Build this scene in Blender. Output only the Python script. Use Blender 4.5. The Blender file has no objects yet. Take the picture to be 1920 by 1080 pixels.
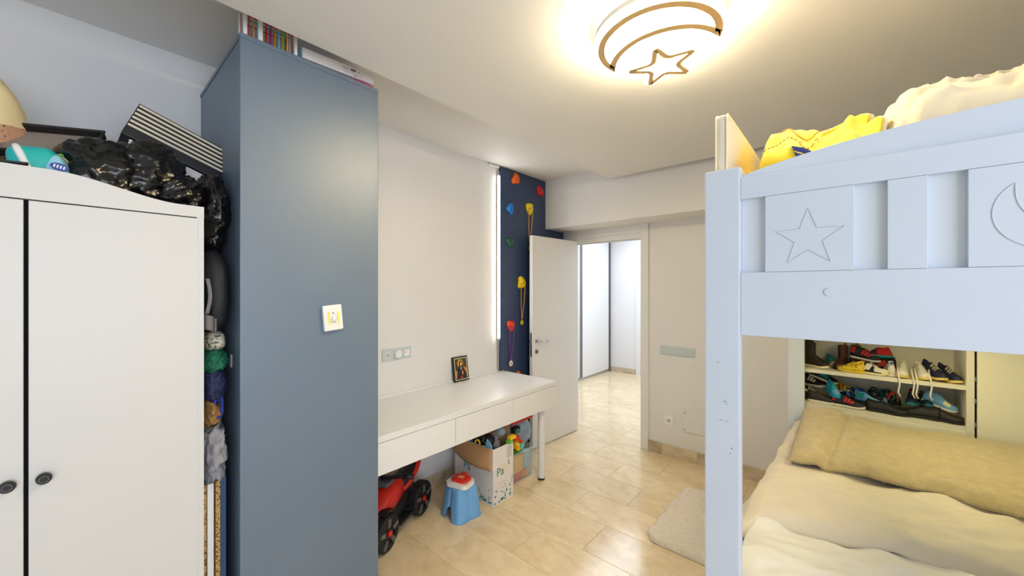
import bpy, bmesh, math, random
from mathutils import Vector, Matrix, noise as mnoise
random.seed(7)
SC = bpy.context.scene
COL = SC.collection
PI = math.pi

# ------------------------------------------------------------------ camera
cam_d = bpy.data.cameras.new('camera')
cam_d.sensor_width = 36.0
cam_d.lens = 718.0 / 1920.0 * 36.0
cam_d.clip_start = 0.02
cam = bpy.data.objects.new('camera', cam_d)
COL.objects.link(cam)
cam.location = (0, 0, 1.55)
cam.rotation_euler = (PI / 2, 0, math.radians(41.4))
SC.camera = cam

# ------------------------------------------------------------------ world, light, exposure
world = bpy.data.worlds.new('world')
SC.world = world
world.use_nodes = True
wb = world.node_tree.nodes['Background']
wb.inputs[0].default_value = (0.75, 0.86, 1.0, 1)
wb.inputs[1].default_value = 0.6

def area_light(name, loc, rot, sx, sy, power, col, spread=180):
    d = bpy.data.lights.new(name, 'AREA')
    d.shape = 'RECTANGLE'; d.size = sx; d.size_y = sy
    d.energy = power; d.color = col; d.spread = math.radians(spread)
    o = bpy.data.objects.new(name, d)
    COL.objects.link(o); o.location = loc; o.rotation_euler = rot
    return o

# daylight that enters by the window behind the camera and by the side window next to it
area_light('window_daylight', (-0.75, -3.15, 1.55), (PI / 2, 0, 0), 2.3, 1.6, 7, (0.4, 0.75, 1.0))
area_light('side_window_daylight', (2.15, -0.45, 1.50), (PI / 2, 0, PI / 2), 2.4, 1.4, 64, (0.78, 0.86, 1.0))
# warm lamp fixed under the upper bunk
area_light('bunk_lamp', (0.34, 2.62, 1.38), (0, 0, 0), 0.3, 0.8, 4.5, (1.0, 0.88, 0.45))
# hall ceiling light
area_light('hall_lamp', (-2.3, 5.2, 2.6), (0, 0, 0), 1.2, 2.0, 52, (0.78, 0.87, 1.0))

vs = SC.view_settings
vs.view_transform = 'Standard'; vs.look = 'None'
vs.exposure = 0.15; vs.gamma = 1.0; vs.use_curve_mapping = False

# ------------------------------------------------------------------ materials
def lin(c):
    c = c / 255.0
    return c / 12.92 if c <= 0.04045 else ((c + 0.055) / 1.055) ** 2.4
def rgb(r, g, b): return (lin(r), lin(g), lin(b), 1.0)

def mat(name, c, rough=0.5, metal=0.0, var=0.0, scale=20.0, bump=0.0, bscale=60.0, emit=0.0, coat=0.0, spec=0.5, sheen=0.0, alpha=1.0, objvar=0.0):
    m = bpy.data.materials.new(name); m.use_nodes = True
    nt = m.node_tree; b = nt.nodes['Principled BSDF']
    col = rgb(*c)
    b.inputs['Base Color'].default_value = col
    b.inputs['Roughness'].default_value = rough
    b.inputs['Metallic'].default_value = metal
    b.inputs['Specular IOR Level'].default_value = spec
    if coat: b.inputs['Coat Weight'].default_value = coat
    if sheen: b.inputs['Sheen Weight'].default_value = sheen
    if alpha < 1: b.inputs['Alpha'].default_value = alpha
    if emit:
        b.inputs['Emission Color'].default_value = col
        b.inputs['Emission Strength'].default_value = emit
    tc = nt.nodes.new('ShaderNodeTexCoord')
    if var or objvar:
        n = nt.nodes.new('ShaderNodeTexNoise'); n.inputs['Scale'].default_value = scale
        n.inputs['Detail'].default_value = 5
        nt.links.new(tc.outputs['Object'], n.inputs['Vector'])
        hs = nt.nodes.new('ShaderNodeHueSaturation')
        hs.inputs['Color'].default_value = col
        mr = nt.nodes.new('ShaderNodeMapRange')
        mr.inputs['From Min'].default_value = 0.25; mr.inputs['From Max'].default_value = 0.75
        mr.inputs['To Min'].default_value = 1 - var; mr.inputs['To Max'].default_value = 1 + var
        nt.links.new(n.outputs['Fac'], mr.inputs['Value'])
        out = mr.outputs['Result']
        if objvar:
            oi = nt.nodes.new('ShaderNodeObjectInfo')
            m2 = nt.nodes.new('ShaderNodeMapRange')
            m2.inputs['To Min'].default_value = 1 - objvar; m2.inputs['To Max'].default_value = 1 + objvar
            nt.links.new(oi.outputs['Random'], m2.inputs['Value'])
            mu = nt.nodes.new('ShaderNodeMath'); mu.operation = 'MULTIPLY'
            nt.links.new(out, mu.inputs[0]); nt.links.new(m2.outputs['Result'], mu.inputs[1])
            out = mu.outputs[0]
        nt.links.new(out, hs.inputs['Value'])
        nt.links.new(hs.outputs['Color'], b.inputs['Base Color'])
    if bump:
        n2 = nt.nodes.new('ShaderNodeTexNoise'); n2.inputs['Scale'].default_value = bscale
        n2.inputs['Detail'].default_value = 6
        nt.links.new(tc.outputs['Object'], n2.inputs['Vector'])
        bp = nt.nodes.new('ShaderNodeBump'); bp.inputs['Strength'].default_value = bump
        bp.inputs['Distance'].default_value = 0.01
        nt.links.new(n2.outputs['Fac'], bp.inputs['Height'])
        nt.links.new(bp.outputs['Normal'], b.inputs['Normal'])
    return m

def mat_marble(name, base, dark, rough, objvar):
    m = bpy.data.materials.new(name); m.use_nodes = True
    nt = m.node_tree; b = nt.nodes['Principled BSDF']
    N = nt.nodes.new; L = nt.links.new
    tc = N('ShaderNodeTexCoord'); oi = N('ShaderNodeObjectInfo')
    add = N('ShaderNodeVectorMath'); add.operation = 'ADD'
    sc = N('ShaderNodeVectorMath'); sc.operation = 'SCALE'; sc.inputs['Scale'].default_value = 31.0
    comb = N('ShaderNodeCombineXYZ')
    L(oi.outputs['Random'], comb.inputs[0]); L(oi.outputs['Random'], comb.inputs[1])
    L(comb.outputs[0], sc.inputs[0]); L(tc.outputs['Object'], add.inputs[0]); L(sc.outputs[0], add.inputs[1])
    mp = N('ShaderNodeMapping'); mp.inputs['Scale'].default_value = (2.6, 4.2, 4.0); mp.inputs['Rotation'].default_value = (0, 0, 0.3)
    L(add.outputs[0], mp.inputs['Vector'])
    n1 = N('ShaderNodeTexNoise'); n1.inputs['Scale'].default_value = 1.6; n1.inputs['Detail'].default_value = 8; n1.inputs['Distortion'].default_value = 1.4
    L(mp.outputs[0], n1.inputs['Vector'])
    r1 = N('ShaderNodeValToRGB')
    r1.color_ramp.elements[0].position = 0.25; r1.color_ramp.elements[0].color = rgb(*dark)
    r1.color_ramp.elements[1].position = 0.62; r1.color_ramp.elements[1].color = rgb(*base)
    L(n1.outputs['Fac'], r1.inputs[0])
    n2 = N('ShaderNodeTexNoise'); n2.inputs['Scale'].default_value = 22; n2.inputs['Detail'].default_value = 6
    L(add.outputs[0], n2.inputs['Vector'])
    mr = N('ShaderNodeMapRange'); mr.inputs['To Min'].default_value = 0.9; mr.inputs['To Max'].default_value = 1.1
    L(n2.outputs['Fac'], mr.inputs['Value'])
    m2 = N('ShaderNodeMapRange'); m2.inputs['To Min'].default_value = 1 - objvar; m2.inputs['To Max'].default_value = 1 + objvar
    L(oi.outputs['Random'], m2.inputs['Value'])
    mu = N('ShaderNodeMath'); mu.operation = 'MULTIPLY'
    L(mr.outputs[0], mu.inputs[0]); L(m2.outputs[0], mu.inputs[1])
    hs = N('ShaderNodeHueSaturation'); L(r1.outputs[0], hs.inputs['Color']); L(mu.outputs[0], hs.inputs['Value'])
    L(hs.outputs[0], b.inputs['Base Color'])
    b.inputs['Roughness'].default_value = rough
    return m

def mat_speck(name, c1, c2, scale, thr, rough=0.7):
    """two colours in small random flecks"""
    m = bpy.data.materials.new(name); m.use_nodes = True
    nt = m.node_tree; b = nt.nodes['Principled BSDF']; N = nt.nodes.new; L = nt.links.new
    tc = N('ShaderNodeTexCoord'); n = N('ShaderNodeTexNoise'); n.inputs['Scale'].default_value = scale; n.inputs['Detail'].default_value = 2
    L(tc.outputs['Object'], n.inputs['Vector'])
    r = N('ShaderNodeValToRGB')
    r.color_ramp.elements[0].position = thr - 0.04; r.color_ramp.elements[0].color = rgb(*c1)
    r.color_ramp.elements[1].position = thr + 0.04; r.color_ramp.elements[1].color = rgb(*c2)
    L(n.outputs['Fac'], r.inputs[0]); L(r.outputs[0], b.inputs['Base Color'])
    b.inputs['Roughness'].default_value = rough
    return m

def mat_clear(name, c, trans=0.6, rough=0.15):
    m = bpy.data.materials.new(name); m.use_nodes = True
    nt = m.node_tree; b = nt.nodes['Principled BSDF']; N = nt.nodes.new; L = nt.links.new
    b.inputs['Base Color'].default_value = rgb(*c); b.inputs['Roughness'].default_value = rough
    t = N('ShaderNodeBsdfTransparent'); mx = N('ShaderNodeMixShader'); mx.inputs[0].default_value = trans
    tc = N('ShaderNodeTexCoord'); n = N('ShaderNodeTexNoise'); n.inputs['Scale'].default_value = 9
    L(tc.outputs['Object'], n.inputs['Vector'])
    mr = N('ShaderNodeMapRange'); mr.inputs['To Min'].default_value = trans - 0.15; mr.inputs['To Max'].default_value = trans + 0.15
    L(n.outputs['Fac'], mr.inputs['Value']); L(mr.outputs[0], mx.inputs[0])
    L(b.outputs[0], mx.inputs[1]); L(t.outputs[0], mx.inputs[2])
    L(mx.outputs[0], nt.nodes['Material Output'].inputs[0])
    return m

M = {}
def defm(k, *a, **kw): M[k] = mat(k, *a, **kw)
defm('wall', (226, 224, 223), 0.65, var=0.012, scale=3, bump=0.03, bscale=120)
defm('ceiling', (224, 222, 220), 0.7, var=0.01, scale=2)
defm('white_lacquer', (230, 230, 230), 0.35, var=0.008, scale=4)
defm('wardrobe_white', (212, 211, 209), 0.4, var=0.008, scale=3)
defm('white_door', (228, 227, 226), 0.4, var=0.008, scale=3)
defm('white_bed', (208, 216, 228), 0.4, var=0.015, scale=5, bump=0.02, bscale=30)
defm('white_recess', (214, 221, 229), 0.5, var=0.01, scale=5)
defm('white_groove', (196, 199, 208), 0.6)
defm('white_plastic', (236, 235, 231), 0.35)
defm('grey_plastic', (190, 194, 196), 0.3)
defm('glass_plate', (196, 206, 208), 0.12, spec=0.6)
defm('slate_paint', (96, 114, 134), 0.45, spec=1.0, var=0.05, scale=2.5, bump=0.015, bscale=25)
defm('navy_paint', (48, 64, 98), 0.42, var=0.04, scale=3)
defm('grout', (176, 150, 112), 0.8)
M['marble'] = mat_marble('marble', (232, 212, 176), (216, 192, 150), 0.16, 0.045)
M['marble_skirting'] = mat_marble('marble_skirting', (214, 198, 172), (172, 150, 122), 0.25, 0.13)
defm('black', (14, 14, 16), 0.4)
defm('black_gap', (10, 10, 12), 0.9)
defm('chrome', (205, 205, 208), 0.18, metal=1.0)
defm('steel', (150, 150, 152), 0.35, metal=1.0)
defm('alu', (190, 190, 190), 0.4, metal=0.9)
defm('cream_panel', (240, 234, 212), 0.5, var=0.01, scale=4)
defm('cream_shelf', (232, 226, 208), 0.5, var=0.01, scale=4)
defm('duvet', (220, 208, 186), 0.85, var=0.03, scale=6, bump=0.12, bscale=260, sheen=0.2)
defm('sheet', (230, 226, 216), 0.85, var=0.03, scale=6, bump=0.1, bscale=260, sheen=0.2)
M['fur'] = mat('fur', (214, 192, 138), 0.95, var=0.12, scale=26, bump=0.9, bscale=240, sheen=0.5)
defm('rug', (240, 228, 212), 0.95, var=0.09, scale=55, bump=0.8, bscale=170, sheen=0.5)
defm('rug_edge', (216, 214, 210), 0.9)
defm('yellow_blanket', (248, 216, 46), 0.85, var=0.04, scale=10, bump=0.25, bscale=300, sheen=0.3)
defm('cream_hem', (240, 228, 196), 0.85, bump=0.2, bscale=300)
defm('upper_duvet', (234, 220, 188), 0.85, var=0.03, scale=6, bump=0.15, bscale=200, sheen=0.2)
defm('cushion_white', (226, 216, 194), 0.8, bump=0.1, bscale=200)
defm('navy_print', (30, 48, 120), 0.8)
defm('brown_print', (160, 110, 40), 0.85)
defm('black_bag', (16, 15, 15), 0.22, spec=0.6, bump=0.5, bscale=14)
defm('black_plastic', (26, 21, 20), 0.3)
defm('black_board', (20, 22, 30), 0.4)
defm('pale_stripe', (226, 214, 188), 0.6)
defm('turquoise', (34, 178, 172), 0.35, var=0.06, scale=25)
defm('pale_blue', (150, 206, 226), 0.35)
defm('logo_blue', (34, 60, 150), 0.4)
defm('card_white', (228, 222, 220), 0.7, var=0.015, scale=10)
defm('card_brown', (190, 150, 104), 0.8, var=0.05, scale=14)
defm('teal_print', (22, 140, 136), 0.7)
defm('grey_print', (140, 138, 136), 0.7)
defm('dark_print', (60, 60, 66), 0.7)
defm('toy_red', (214, 38, 26), 0.3, coat=0.3)
defm('toy_black', (24, 23, 26), 0.45)
defm('toy_grey', (92, 92, 94), 0.4)
defm('tyre', (22, 21, 23), 0.6, bump=0.3, bscale=60)
defm('stool_blue', (112, 172, 228), 0.38)
defm('toy_yellow', (246, 196, 24), 0.4)
defm('toy_green', (110, 190, 60), 0.4)
defm('toy_teal', (90, 196, 180), 0.4)
defm('toy_blue', (40, 110, 210), 0.35)
defm('toy_orange', (236, 128, 40), 0.4)
M['clear'] = mat_clear('clear', (214, 216, 214), 0.78)
M['clear_blue'] = mat_clear('clear_blue', (176, 198, 214), 0.4)
M['chipboard'] = mat_speck('chipboard', (110, 72, 32), (206, 164, 100), 140, 0.46)
M['pillow_speck'] = mat_speck('pillow_speck', (60, 42, 36), (190, 146, 116), 85, 0.37)
M['leopard'] = mat_speck('leopard', (60, 40, 12), (240, 204, 40), 110, 0.40, 0.5)
M['pouch_print'] = mat_speck('pouch_print', (70, 90, 60), (214, 206, 184), 70, 0.44)
def lamp_mat(name, c, s): M[name] = mat(name, c, 0.5, emit=s)
lamp_mat('lamp_acrylic', (255, 236, 192), 124)
lamp_mat('led_glow', (244, 242, 236), 50)
defm('lamp_metal', (206, 172, 120), 0.5)
defm('lamp_white', (240, 236, 226), 0.5)

# ------------------------------------------------------------------ mesh helpers
def merge(bm, t, mtx=None):
    if mtx is not None: bmesh.ops.transform(t, matrix=mtx, verts=t.verts)
    me = bpy.data.meshes.new('tmp'); t.to_mesh(me); t.free()
    bm.from_mesh(me); bpy.data.meshes.remove(me)

def box(bm, x0, x1, y0, y1, z0, z1, bev=0.0, seg=2, mtx=None):
    t = bmesh.new()
    bmesh.ops.create_cube(t, size=1.0)
    bmesh.ops.scale(t, vec=(x1 - x0, y1 - y0, z1 - z0), verts=t.verts)
    bmesh.ops.translate(t, vec=((x0 + x1) / 2, (y0 + y1) / 2, (z0 + z1) / 2), verts=t.verts)
    if bev: bmesh.ops.bevel(t, geom=list(t.edges), offset=bev, segments=seg, affect='EDGES', profile=0.6)
    merge(bm, t, mtx)
    return bm
def Box(*a, **k): return box(bmesh.new(), *a, **k)

def loft(bm, rings, closed=True, cap=True):
    vr = [[bm.verts.new(p) for p in r] for r in rings]
    n = len(rings[0])
    for a, b in zip(vr, vr[1:]):
        for i in range(n if closed else n - 1):
            j = (i + 1) % n
            bm.faces.new((a[i], a[j], b[j], b[i]))
    if cap and closed:
        bm.faces.new(list(reversed(vr[0]))); bm.faces.new(vr[-1])
    return bm

def tube(bm, pts, r, n=8, cap=True, flat=1.0):
    pts = [Vector(p) for p in pts]
    rs = r if isinstance(r, (list, tuple)) else [r] * len(pts)
    rings = []; up = None
    for i, p in enumerate(pts):
        d = (pts[min(i + 1, len(pts) - 1)] - pts[max(i - 1, 0)]).normalized()
        if up is None:
            up = Vector((0, 0, 1)) if abs(d.z) < 0.9 else Vector((1, 0, 0))
        s = d.cross(up).normalized(); up = s.cross(d).normalized()
        rings.append([p + s * (math.cos(2 * PI * k / n) * rs[i]) + up * (math.sin(2 * PI * k / n) * rs[i] * flat) for k in range(n)])
    return loft(bm, rings, True, cap)
def Tube(*a, **k): return tube(bmesh.new(), *a, **k)

def cyl(bm, c, r, h, n=24, axis='z', r2=None, bev=0.0):
    t = bmesh.new()
    bmesh.ops.create_cone(t, cap_ends=True, segments=n, radius1=r, radius2=r if r2 is None else r2, depth=h)
    if bev: bmesh.ops.bevel(t, geom=[e for e in t.edges if abs(e.verts[0].co.z - e.verts[1].co.z) < 1e-6], offset=bev, segments=2, affect='EDGES')
    mt = Matrix.Translation(Vector(c))
    if axis == 'x': mt = mt @ Matrix.Rotation(PI / 2, 4, 'Y')
    if axis == 'y': mt = mt @ Matrix.Rotation(-PI / 2, 4, 'X')
    merge(bm, t, mt)
    return bm
def Cyl(*a, **k): return cyl(bmesh.new(), *a, **k)

def prism(bm, poly, h0, h1, plane='xy', mtx=None):
    """poly in 2d, extruded between h0 and h1 on the third axis"""
    def P(p, h):
        return {'xy': (p[0], p[1], h), 'yz': (h, p[0], p[1]), 'xz': (p[0], h, p[1])}[plane]
    t = bmesh.new()
    a = [t.verts.new(P(p, h0)) for p in poly]; b = [t.verts.new(P(p, h1)) for p in poly]
    n = len(poly)
    for i in range(n):
        j = (i + 1) % n
        t.faces.new((a[i], a[j], b[j], b[i]))
    t.faces.new(list(reversed(a))); t.faces.new(b)
    bmesh.ops.recalc_face_normals(t, faces=t.faces)
    merge(bm, t, mtx)
    return bm
def Prism(*a, **k): return prism(bmesh.new(), *a, **k)

def fbm(p, o=3):
    v = 0; a = 1; f = 1
    for _ in range(o):
        v += a * mnoise.noise(Vector(p) * f); a *= 0.5; f *= 2.1
    return v

def blob(bm, c, s, amp=0.1, freq=6.0, sub=4, seed=0, ridge=False, mtx=None, pw=1.0):
    t = bmesh.new()
    bmesh.ops.create_icosphere(t, subdivisions=sub, radius=1.0)
    for v in t.verts:
        n = v.co.normalized()
        if pw != 1.0:
            n = Vector([math.copysign(abs(q) ** pw, q) for q in n])
        q = Vector((n.x * s[0], n.y * s[1], n.z * s[2]))
        if ridge == 'bag':
            w = q * freq + Vector((mnoise.noise(q * 9 + Vector((seed, 0, 0))), mnoise.noise(q * 9 + Vector((0, seed, 3))), 0)) * 1.1
            w = Vector((w.x * 0.55 + w.y * 0.35, w.y * 1.1 - w.z * 0.5, w.z * 1.3 + w.x * 0.4)) + Vector((seed * 2.1, 0, 0))
            d = sum((1 - 2.6 * abs(mnoise.noise(w * f))) * a for f, a in ((0.8, 0.8), (1.9, .55), (4.3, .28), (9.0, .12)))
        elif ridge:
            d = sum((1 - 2 * abs(mnoise.noise(q * (freq * f) + Vector((seed, f, 0))))) * a for f, a in ((1, 1), (2.3, .5), (4.7, .3)))
        else:
            d = fbm(q * freq + Vector((seed, seed * 1.7, 0)))
        v.co = q * (1 + amp * d)
    m = Matrix.Translation(Vector(c))
    if mtx is not None: m = m @ mtx
    merge(bm, t, m)
    return bm
def Blob(*a, **k): return blob(bmesh.new(), *a, **k)

def sheet(fn, nu, nv):
    bm = bmesh.new()
    vs_ = [[bm.verts.new(fn(i / nu, j / nv)) for j in range(nv + 1)] for i in range(nu + 1)]
    for i in range(nu):
        for j in range(nv):
            bm.faces.new((vs_[i][j], vs_[i + 1][j], vs_[i + 1][j + 1], vs_[i][j + 1]))
    return bm

def rrect(x0, x1, y0, y1, r, n=5):
    out = []
    for cx, cy, a0 in ((x1 - r, y1 - r, 0), (x0 + r, y1 - r, 90), (x0 + r, y0 + r, 180), (x1 - r, y0 + r, 270)):
        for k in range(n + 1):
            a = math.radians(a0 + 90 * k / n)
            out.append((cx + r * math.cos(a), cy + r * math.sin(a)))
    return out

# ------------------------------------------------------------------ object helpers
WM = {}
def thing(name, label, cat, loc=(0, 0, 0), rot=(0, 0, 0), group=None, kind=None):
    o = bpy.data.objects.new(name, None); o.empty_display_size = 0.05
    COL.objects.link(o); o.location = loc; o.rotation_euler = rot
    WM[o.name] = Matrix.LocRotScale(Vector(loc), __import__('mathutils').Euler(rot), None)
    if label: o['label'] = label
    if cat: o['category'] = cat
    if group: o['group'] = group
    if kind: o['kind'] = kind
    return o

def obj(name, bm, m, parent=None, world=True, smooth=False, label=None, solid=0.0, recalc=True):
    """link a mesh; WORLD: its coordinates are the room's, so take the parent's frame off"""
    if recalc: bmesh.ops.recalc_face_normals(bm, faces=bm.faces)
    if parent is not None and world and parent.name in WM:
        bmesh.ops.transform(bm, matrix=WM[parent.name].inverted(), verts=bm.verts)
    me = bpy.data.meshes.new(name); bm.to_mesh(me); bm.free()
    me.materials.append(M[m] if isinstance(m, str) else m)
    if smooth:
        for p in me.polygons: p.use_smooth = True
    o = bpy.data.objects.new(name, me); COL.objects.link(o)
    if parent is not None:
        o.parent = parent
        if parent.name in WM: WM[o.name] = WM[parent.name]
    if label: o['label'] = label
    if solid:
        md = o.modifiers.new('thickness', 'SOLIDIFY'); md.thickness = solid; md.offset = -1
    return o

def one(name, bm, m, label, cat, base=None, group=None, smooth=False, kind=None, solid=0.0):
    """a thing that is one mesh, origin moved to its base"""
    if base is None:
        xs = [v.co for v in bm.verts]
        base = Vector(((min(v.x for v in xs) + max(v.x for v in xs)) / 2, (min(v.y for v in xs) + max(v.y for v in xs)) / 2, min(v.z for v in xs)))
    base = Vector(base)
    bmesh.ops.translate(bm, vec=-base, verts=bm.verts)
    o = obj(name, bm, m, smooth=smooth, solid=solid)
    o.location = base; WM[o.name] = Matrix.Translation(base)
    if label: o['label'] = label
    if cat: o['category'] = cat
    if group: o['group'] = group
    if kind: o['kind'] = kind
    return o

def struct(name, bm, m, parent=None, label=None):
    o = obj(name, bm, m, parent)
    if parent is None: o['kind'] = 'structure'
    if label: o['label'] = label
    return o

def text_bm(s, size, depth=0.0008):
    cu = bpy.data.curves.new('t', 'FONT'); cu.body = s; cu.size = size; cu.extrude = depth; cu.resolution_u = 3
    to = bpy.data.objects.new('t', cu); COL.objects.link(to)
    dg = bpy.context.evaluated_depsgraph_get()
    me = bpy.data.meshes.new_from_object(to.evaluated_get(dg))
    bm = bmesh.new(); bm.from_mesh(me)
    bpy.data.objects.remove(to); bpy.data.curves.remove(cu); bpy.data.meshes.remove(me)
    return bm
# frames for print on walls: text x -> axis a, text y -> z
def on_plane(bm, origin, ax, az, nrm):
    m = Matrix((( ax[0], az[0], nrm[0], origin[0]), (ax[1], az[1], nrm[1], origin[1]), (ax[2], az[2], nrm[2], origin[2]), (0, 0, 0, 1)))
    bmesh.ops.transform(bm, matrix=m, verts=bm.verts)
    return bm
# ================================================================== the room
XL, YB, ZC, ZD = -2.42, 3.607, 2.67, 2.53
XR, YF = 0.92, -3.2
HX0, HX1, HY1 = -3.95, -1.20, 6.60       # hall
DX0, DX1, DH = -2.226, -1.514, 2.035      # door opening

# floor: grout bed with marble tiles in running bond
floor = struct('floor', Box(-4.0, 2.35, -3.35, 6.75, -0.08, -0.002), 'grout')
tid = 0
row = -18
while True:
    y0 = 1.98 + 0.3 * row; y1 = y0 + 0.3
    if y0 > 6.6: break
    off = -1.19 if row % 2 == 0 else -1.49
    k = -6
    while True:
        x0 = off + 0.6 * k; x1 = x0 + 0.6; k += 1
        if x0 > 2.2: break
        lo_x, hi_x = (XL - 0.02, 2.2 if y1 < 1.2 else XR + 0.02) if y1 <= YB + 0.05 else (HX0, XR + 0.02 if y0 < YB else HX1)
        ax0, ax1 = max(x0, lo_x), min(x1, hi_x)
        ay0, ay1 = max(y0, YF), min(y1, HY1)
        if ax1 - ax0 < 0.03 or ay1 - ay0 < 0.03: continue
        g = 0.0009
        bm = Box(-(ax1 - ax0) / 2 + g, (ax1 - ax0) / 2 - g, -(ay1 - ay0) / 2 + g, (ay1 - ay0) / 2 - g, -0.012, 0.0, bev=0.0008, seg=1)
        o = obj('tile', bm, 'marble', floor, world=False)
        o.location = ((ax0 + ax1) / 2, (ay0 + ay1) / 2, 0.0)
    row += 1

# ceilings: a high band along the walls and a lowered field
struct('ceiling', Box(-2.55, 2.35, -3.35, 3.76, ZC, ZC + 0.1), 'ceiling')
bm = bmesh.new()
box(bm, -1.62, XR, YF, 3.147, ZD, ZC); box(bm, XR, 2.2, YF, 1.15, ZD, ZC)
struct('ceiling_lowered', bm, 'ceiling')
struct('ceiling_hall', Box(-4.0, -1.1, 3.757, 6.75, 2.68, 2.75), 'ceiling')

struct('wall_left', Box(-2.55, XL, -3.35, YB, -0.05, ZC), 'wall')
bm = bmesh.new()
box(bm, -2.55, DX0 - 0.10, YB, 3.757, -0.05, ZC)
box(bm, DX1 + 0.02, XR, YB, 3.757, -0.05, ZC)
box(bm, DX0 - 0.10, DX1 + 0.02, YB, 3.757, DH + 0.03, ZC)
struct('wall_back', bm, 'wall')
struct('wall_beam', Box(XL, XR, 3.256, YB, 2.167, ZC), 'wall')
XW = 2.20
struct('wall_right', Box(XR, XR + 0.13, 1.15, 3.757, -0.05, ZC), 'wall')
struct('wall_return', Box(XR + 0.13, XW, 1.15, 1.28, -0.05, ZC), 'wall')
bm = bmesh.new()
box(bm, XW, XW + 0.13, -3.35, -1.68, -0.05, ZC); box(bm, XW, XW + 0.13, 0.78, 1.28, -0.05, ZC)
box(bm, XW, XW + 0.13, -1.68, 0.78, -0.05, 0.78); box(bm, XW, XW + 0.13, -1.68, 0.78, 2.22, ZC)
struct('wall_window', bm, 'wall')
wn2 = thing('window_2', None, None, (XW + 0.06, -0.45, 0.78), kind='structure')
for a in ((-1.68, -1.62, 0.78, 2.22), (0.72, 0.78, 0.78, 2.22), (-0.48, -0.42, 0.78, 2.22), (-1.68, 0.78, 0.78, 0.84), (-1.68, 0.78, 2.16, 2.22)):
    obj('window_frame', Box(XW + 0.04, XW + 0.10, a[0], a[1], a[2], a[3], bev=0.004), 'white_lacquer', wn2)
bm = bmesh.new()
box(bm, -2.55, -1.9, YF - 0.15, YF, -0.05, ZC); box(bm, 0.40, XW, YF - 0.15, YF, -0.05, ZC)
box(bm, -1.9, 0.40, YF - 0.15, YF, -0.05, 0.75); box(bm, -1.9, 0.40, YF - 0.15, YF, 2.35, ZC)
struct('wall_front', bm, 'wall')
wnd = thing('window_1', None, None, (-0.75, YF - 0.08, 0.75), kind='structure')
for a in ((-1.9, -1.84, 0.75, 2.35), (0.34, 0.40, 0.75, 2.35), (-0.78, -0.72, 0.75, 2.35), (-1.9, 0.40, 0.75, 0.81), (-1.9, 0.40, 2.29, 2.35)):
    obj('window_frame', Box(a[0], a[1], YF - 0.12, YF - 0.06, a[2], a[3], bev=0.004), 'white_lacquer', wnd)
# hall
struct('wall_hall_end', Box(-4.0, -1.1, HY1, 6.75, -0.05, 2.7), 'wall')
struct('wall_hall_side', Box(HX1, -1.1, 3.757, HY1, -0.05, 2.7), 'wall')
struct('wall_hall_far', Box(-4.05, HX0, 3.6, HY1, -0.05, 2.7), 'wall')

# skirting in marble lengths
def skirting(name, pieces, axis, pos, face, h=0.105):
    t = thing(name, None, None, (0, 0, 0), kind='structure')
    for a, b in pieces:
        if axis == 'x': bm = Box(a + .0008, b - .0008, min(pos, pos + face), max(pos, pos + face), 0, h, bev=0.0015)
        else: bm = Box(min(pos, pos + face), max(pos, pos + face), a + .0008, b - .0008, 0, h, bev=0.0015)
        o = obj('skirting_tile', bm, 'marble_skirting', t)
    return t
skirting('baseboard_back', [(-1.437, -1.315), (-1.315, -1.005), (-1.005, -0.70), (-0.70, -0.302)], 'x', YB, -0.012)
skirting('baseboard_left', [(0.98, 1.28), (1.28, 1.68), (1.68, 2.08), (2.08, 2.48), (2.48, 2.558)], 'y', XL, 0.012)
skirting('baseboard_hall', [(-3.34, -3.05), (-3.05, -2.87)], 'x', HY1, -0.012, 0.09)

# door frame
fr = thing('trim_1', None, None, (DX1, YB, 0), kind='structure')
obj('architrave', Box(DX1, DX1 + 0.075, YB - 0.014, YB, 0, 2.17, bev=0.003), 'white_door', fr)
obj('architrave', Box(DX0 - 0.19, DX0, YB - 0.014, YB, 0, 2.168, bev=0.003), 'white_door', fr)
obj('architrave', Box(DX0, DX1, YB - 0.014, YB, DH + 0.05, 2.168, bev=0.003), 'white_door', fr)
obj('jamb', Box(DX1 - 0.004, DX1 + 0.02, YB, 3.757, 0, DH + 0.03, bev=0.002), 'white_door', fr)
obj('jamb', Box(DX0 - 0.10, DX0 - 0.082, YB, 3.757, 0, DH + 0.03, bev=0.002), 'white_door', fr)
obj('head_jamb', Box(DX0 - 0.082, DX1 - 0.004, YB - 0.004, 3.757, DH, DH + 0.05, bev=0.002), 'white_door', fr)
obj('stop_bead', Box(DX0 - 0.082, DX1 - 0.004, YB + 0.045, YB + 0.06, DH - 0.012, DH, bev=0.002), 'white_door', fr)

# open door leaf: hinge at (-2.226, 3.60), swung along the left wall
ang = math.atan2(2.875 - 3.595, -2.272 + 2.226)
dr = thing('door_1', None, None, (-2.226, 3.595, 0.0), (0, 0, ang), kind='structure')
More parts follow.
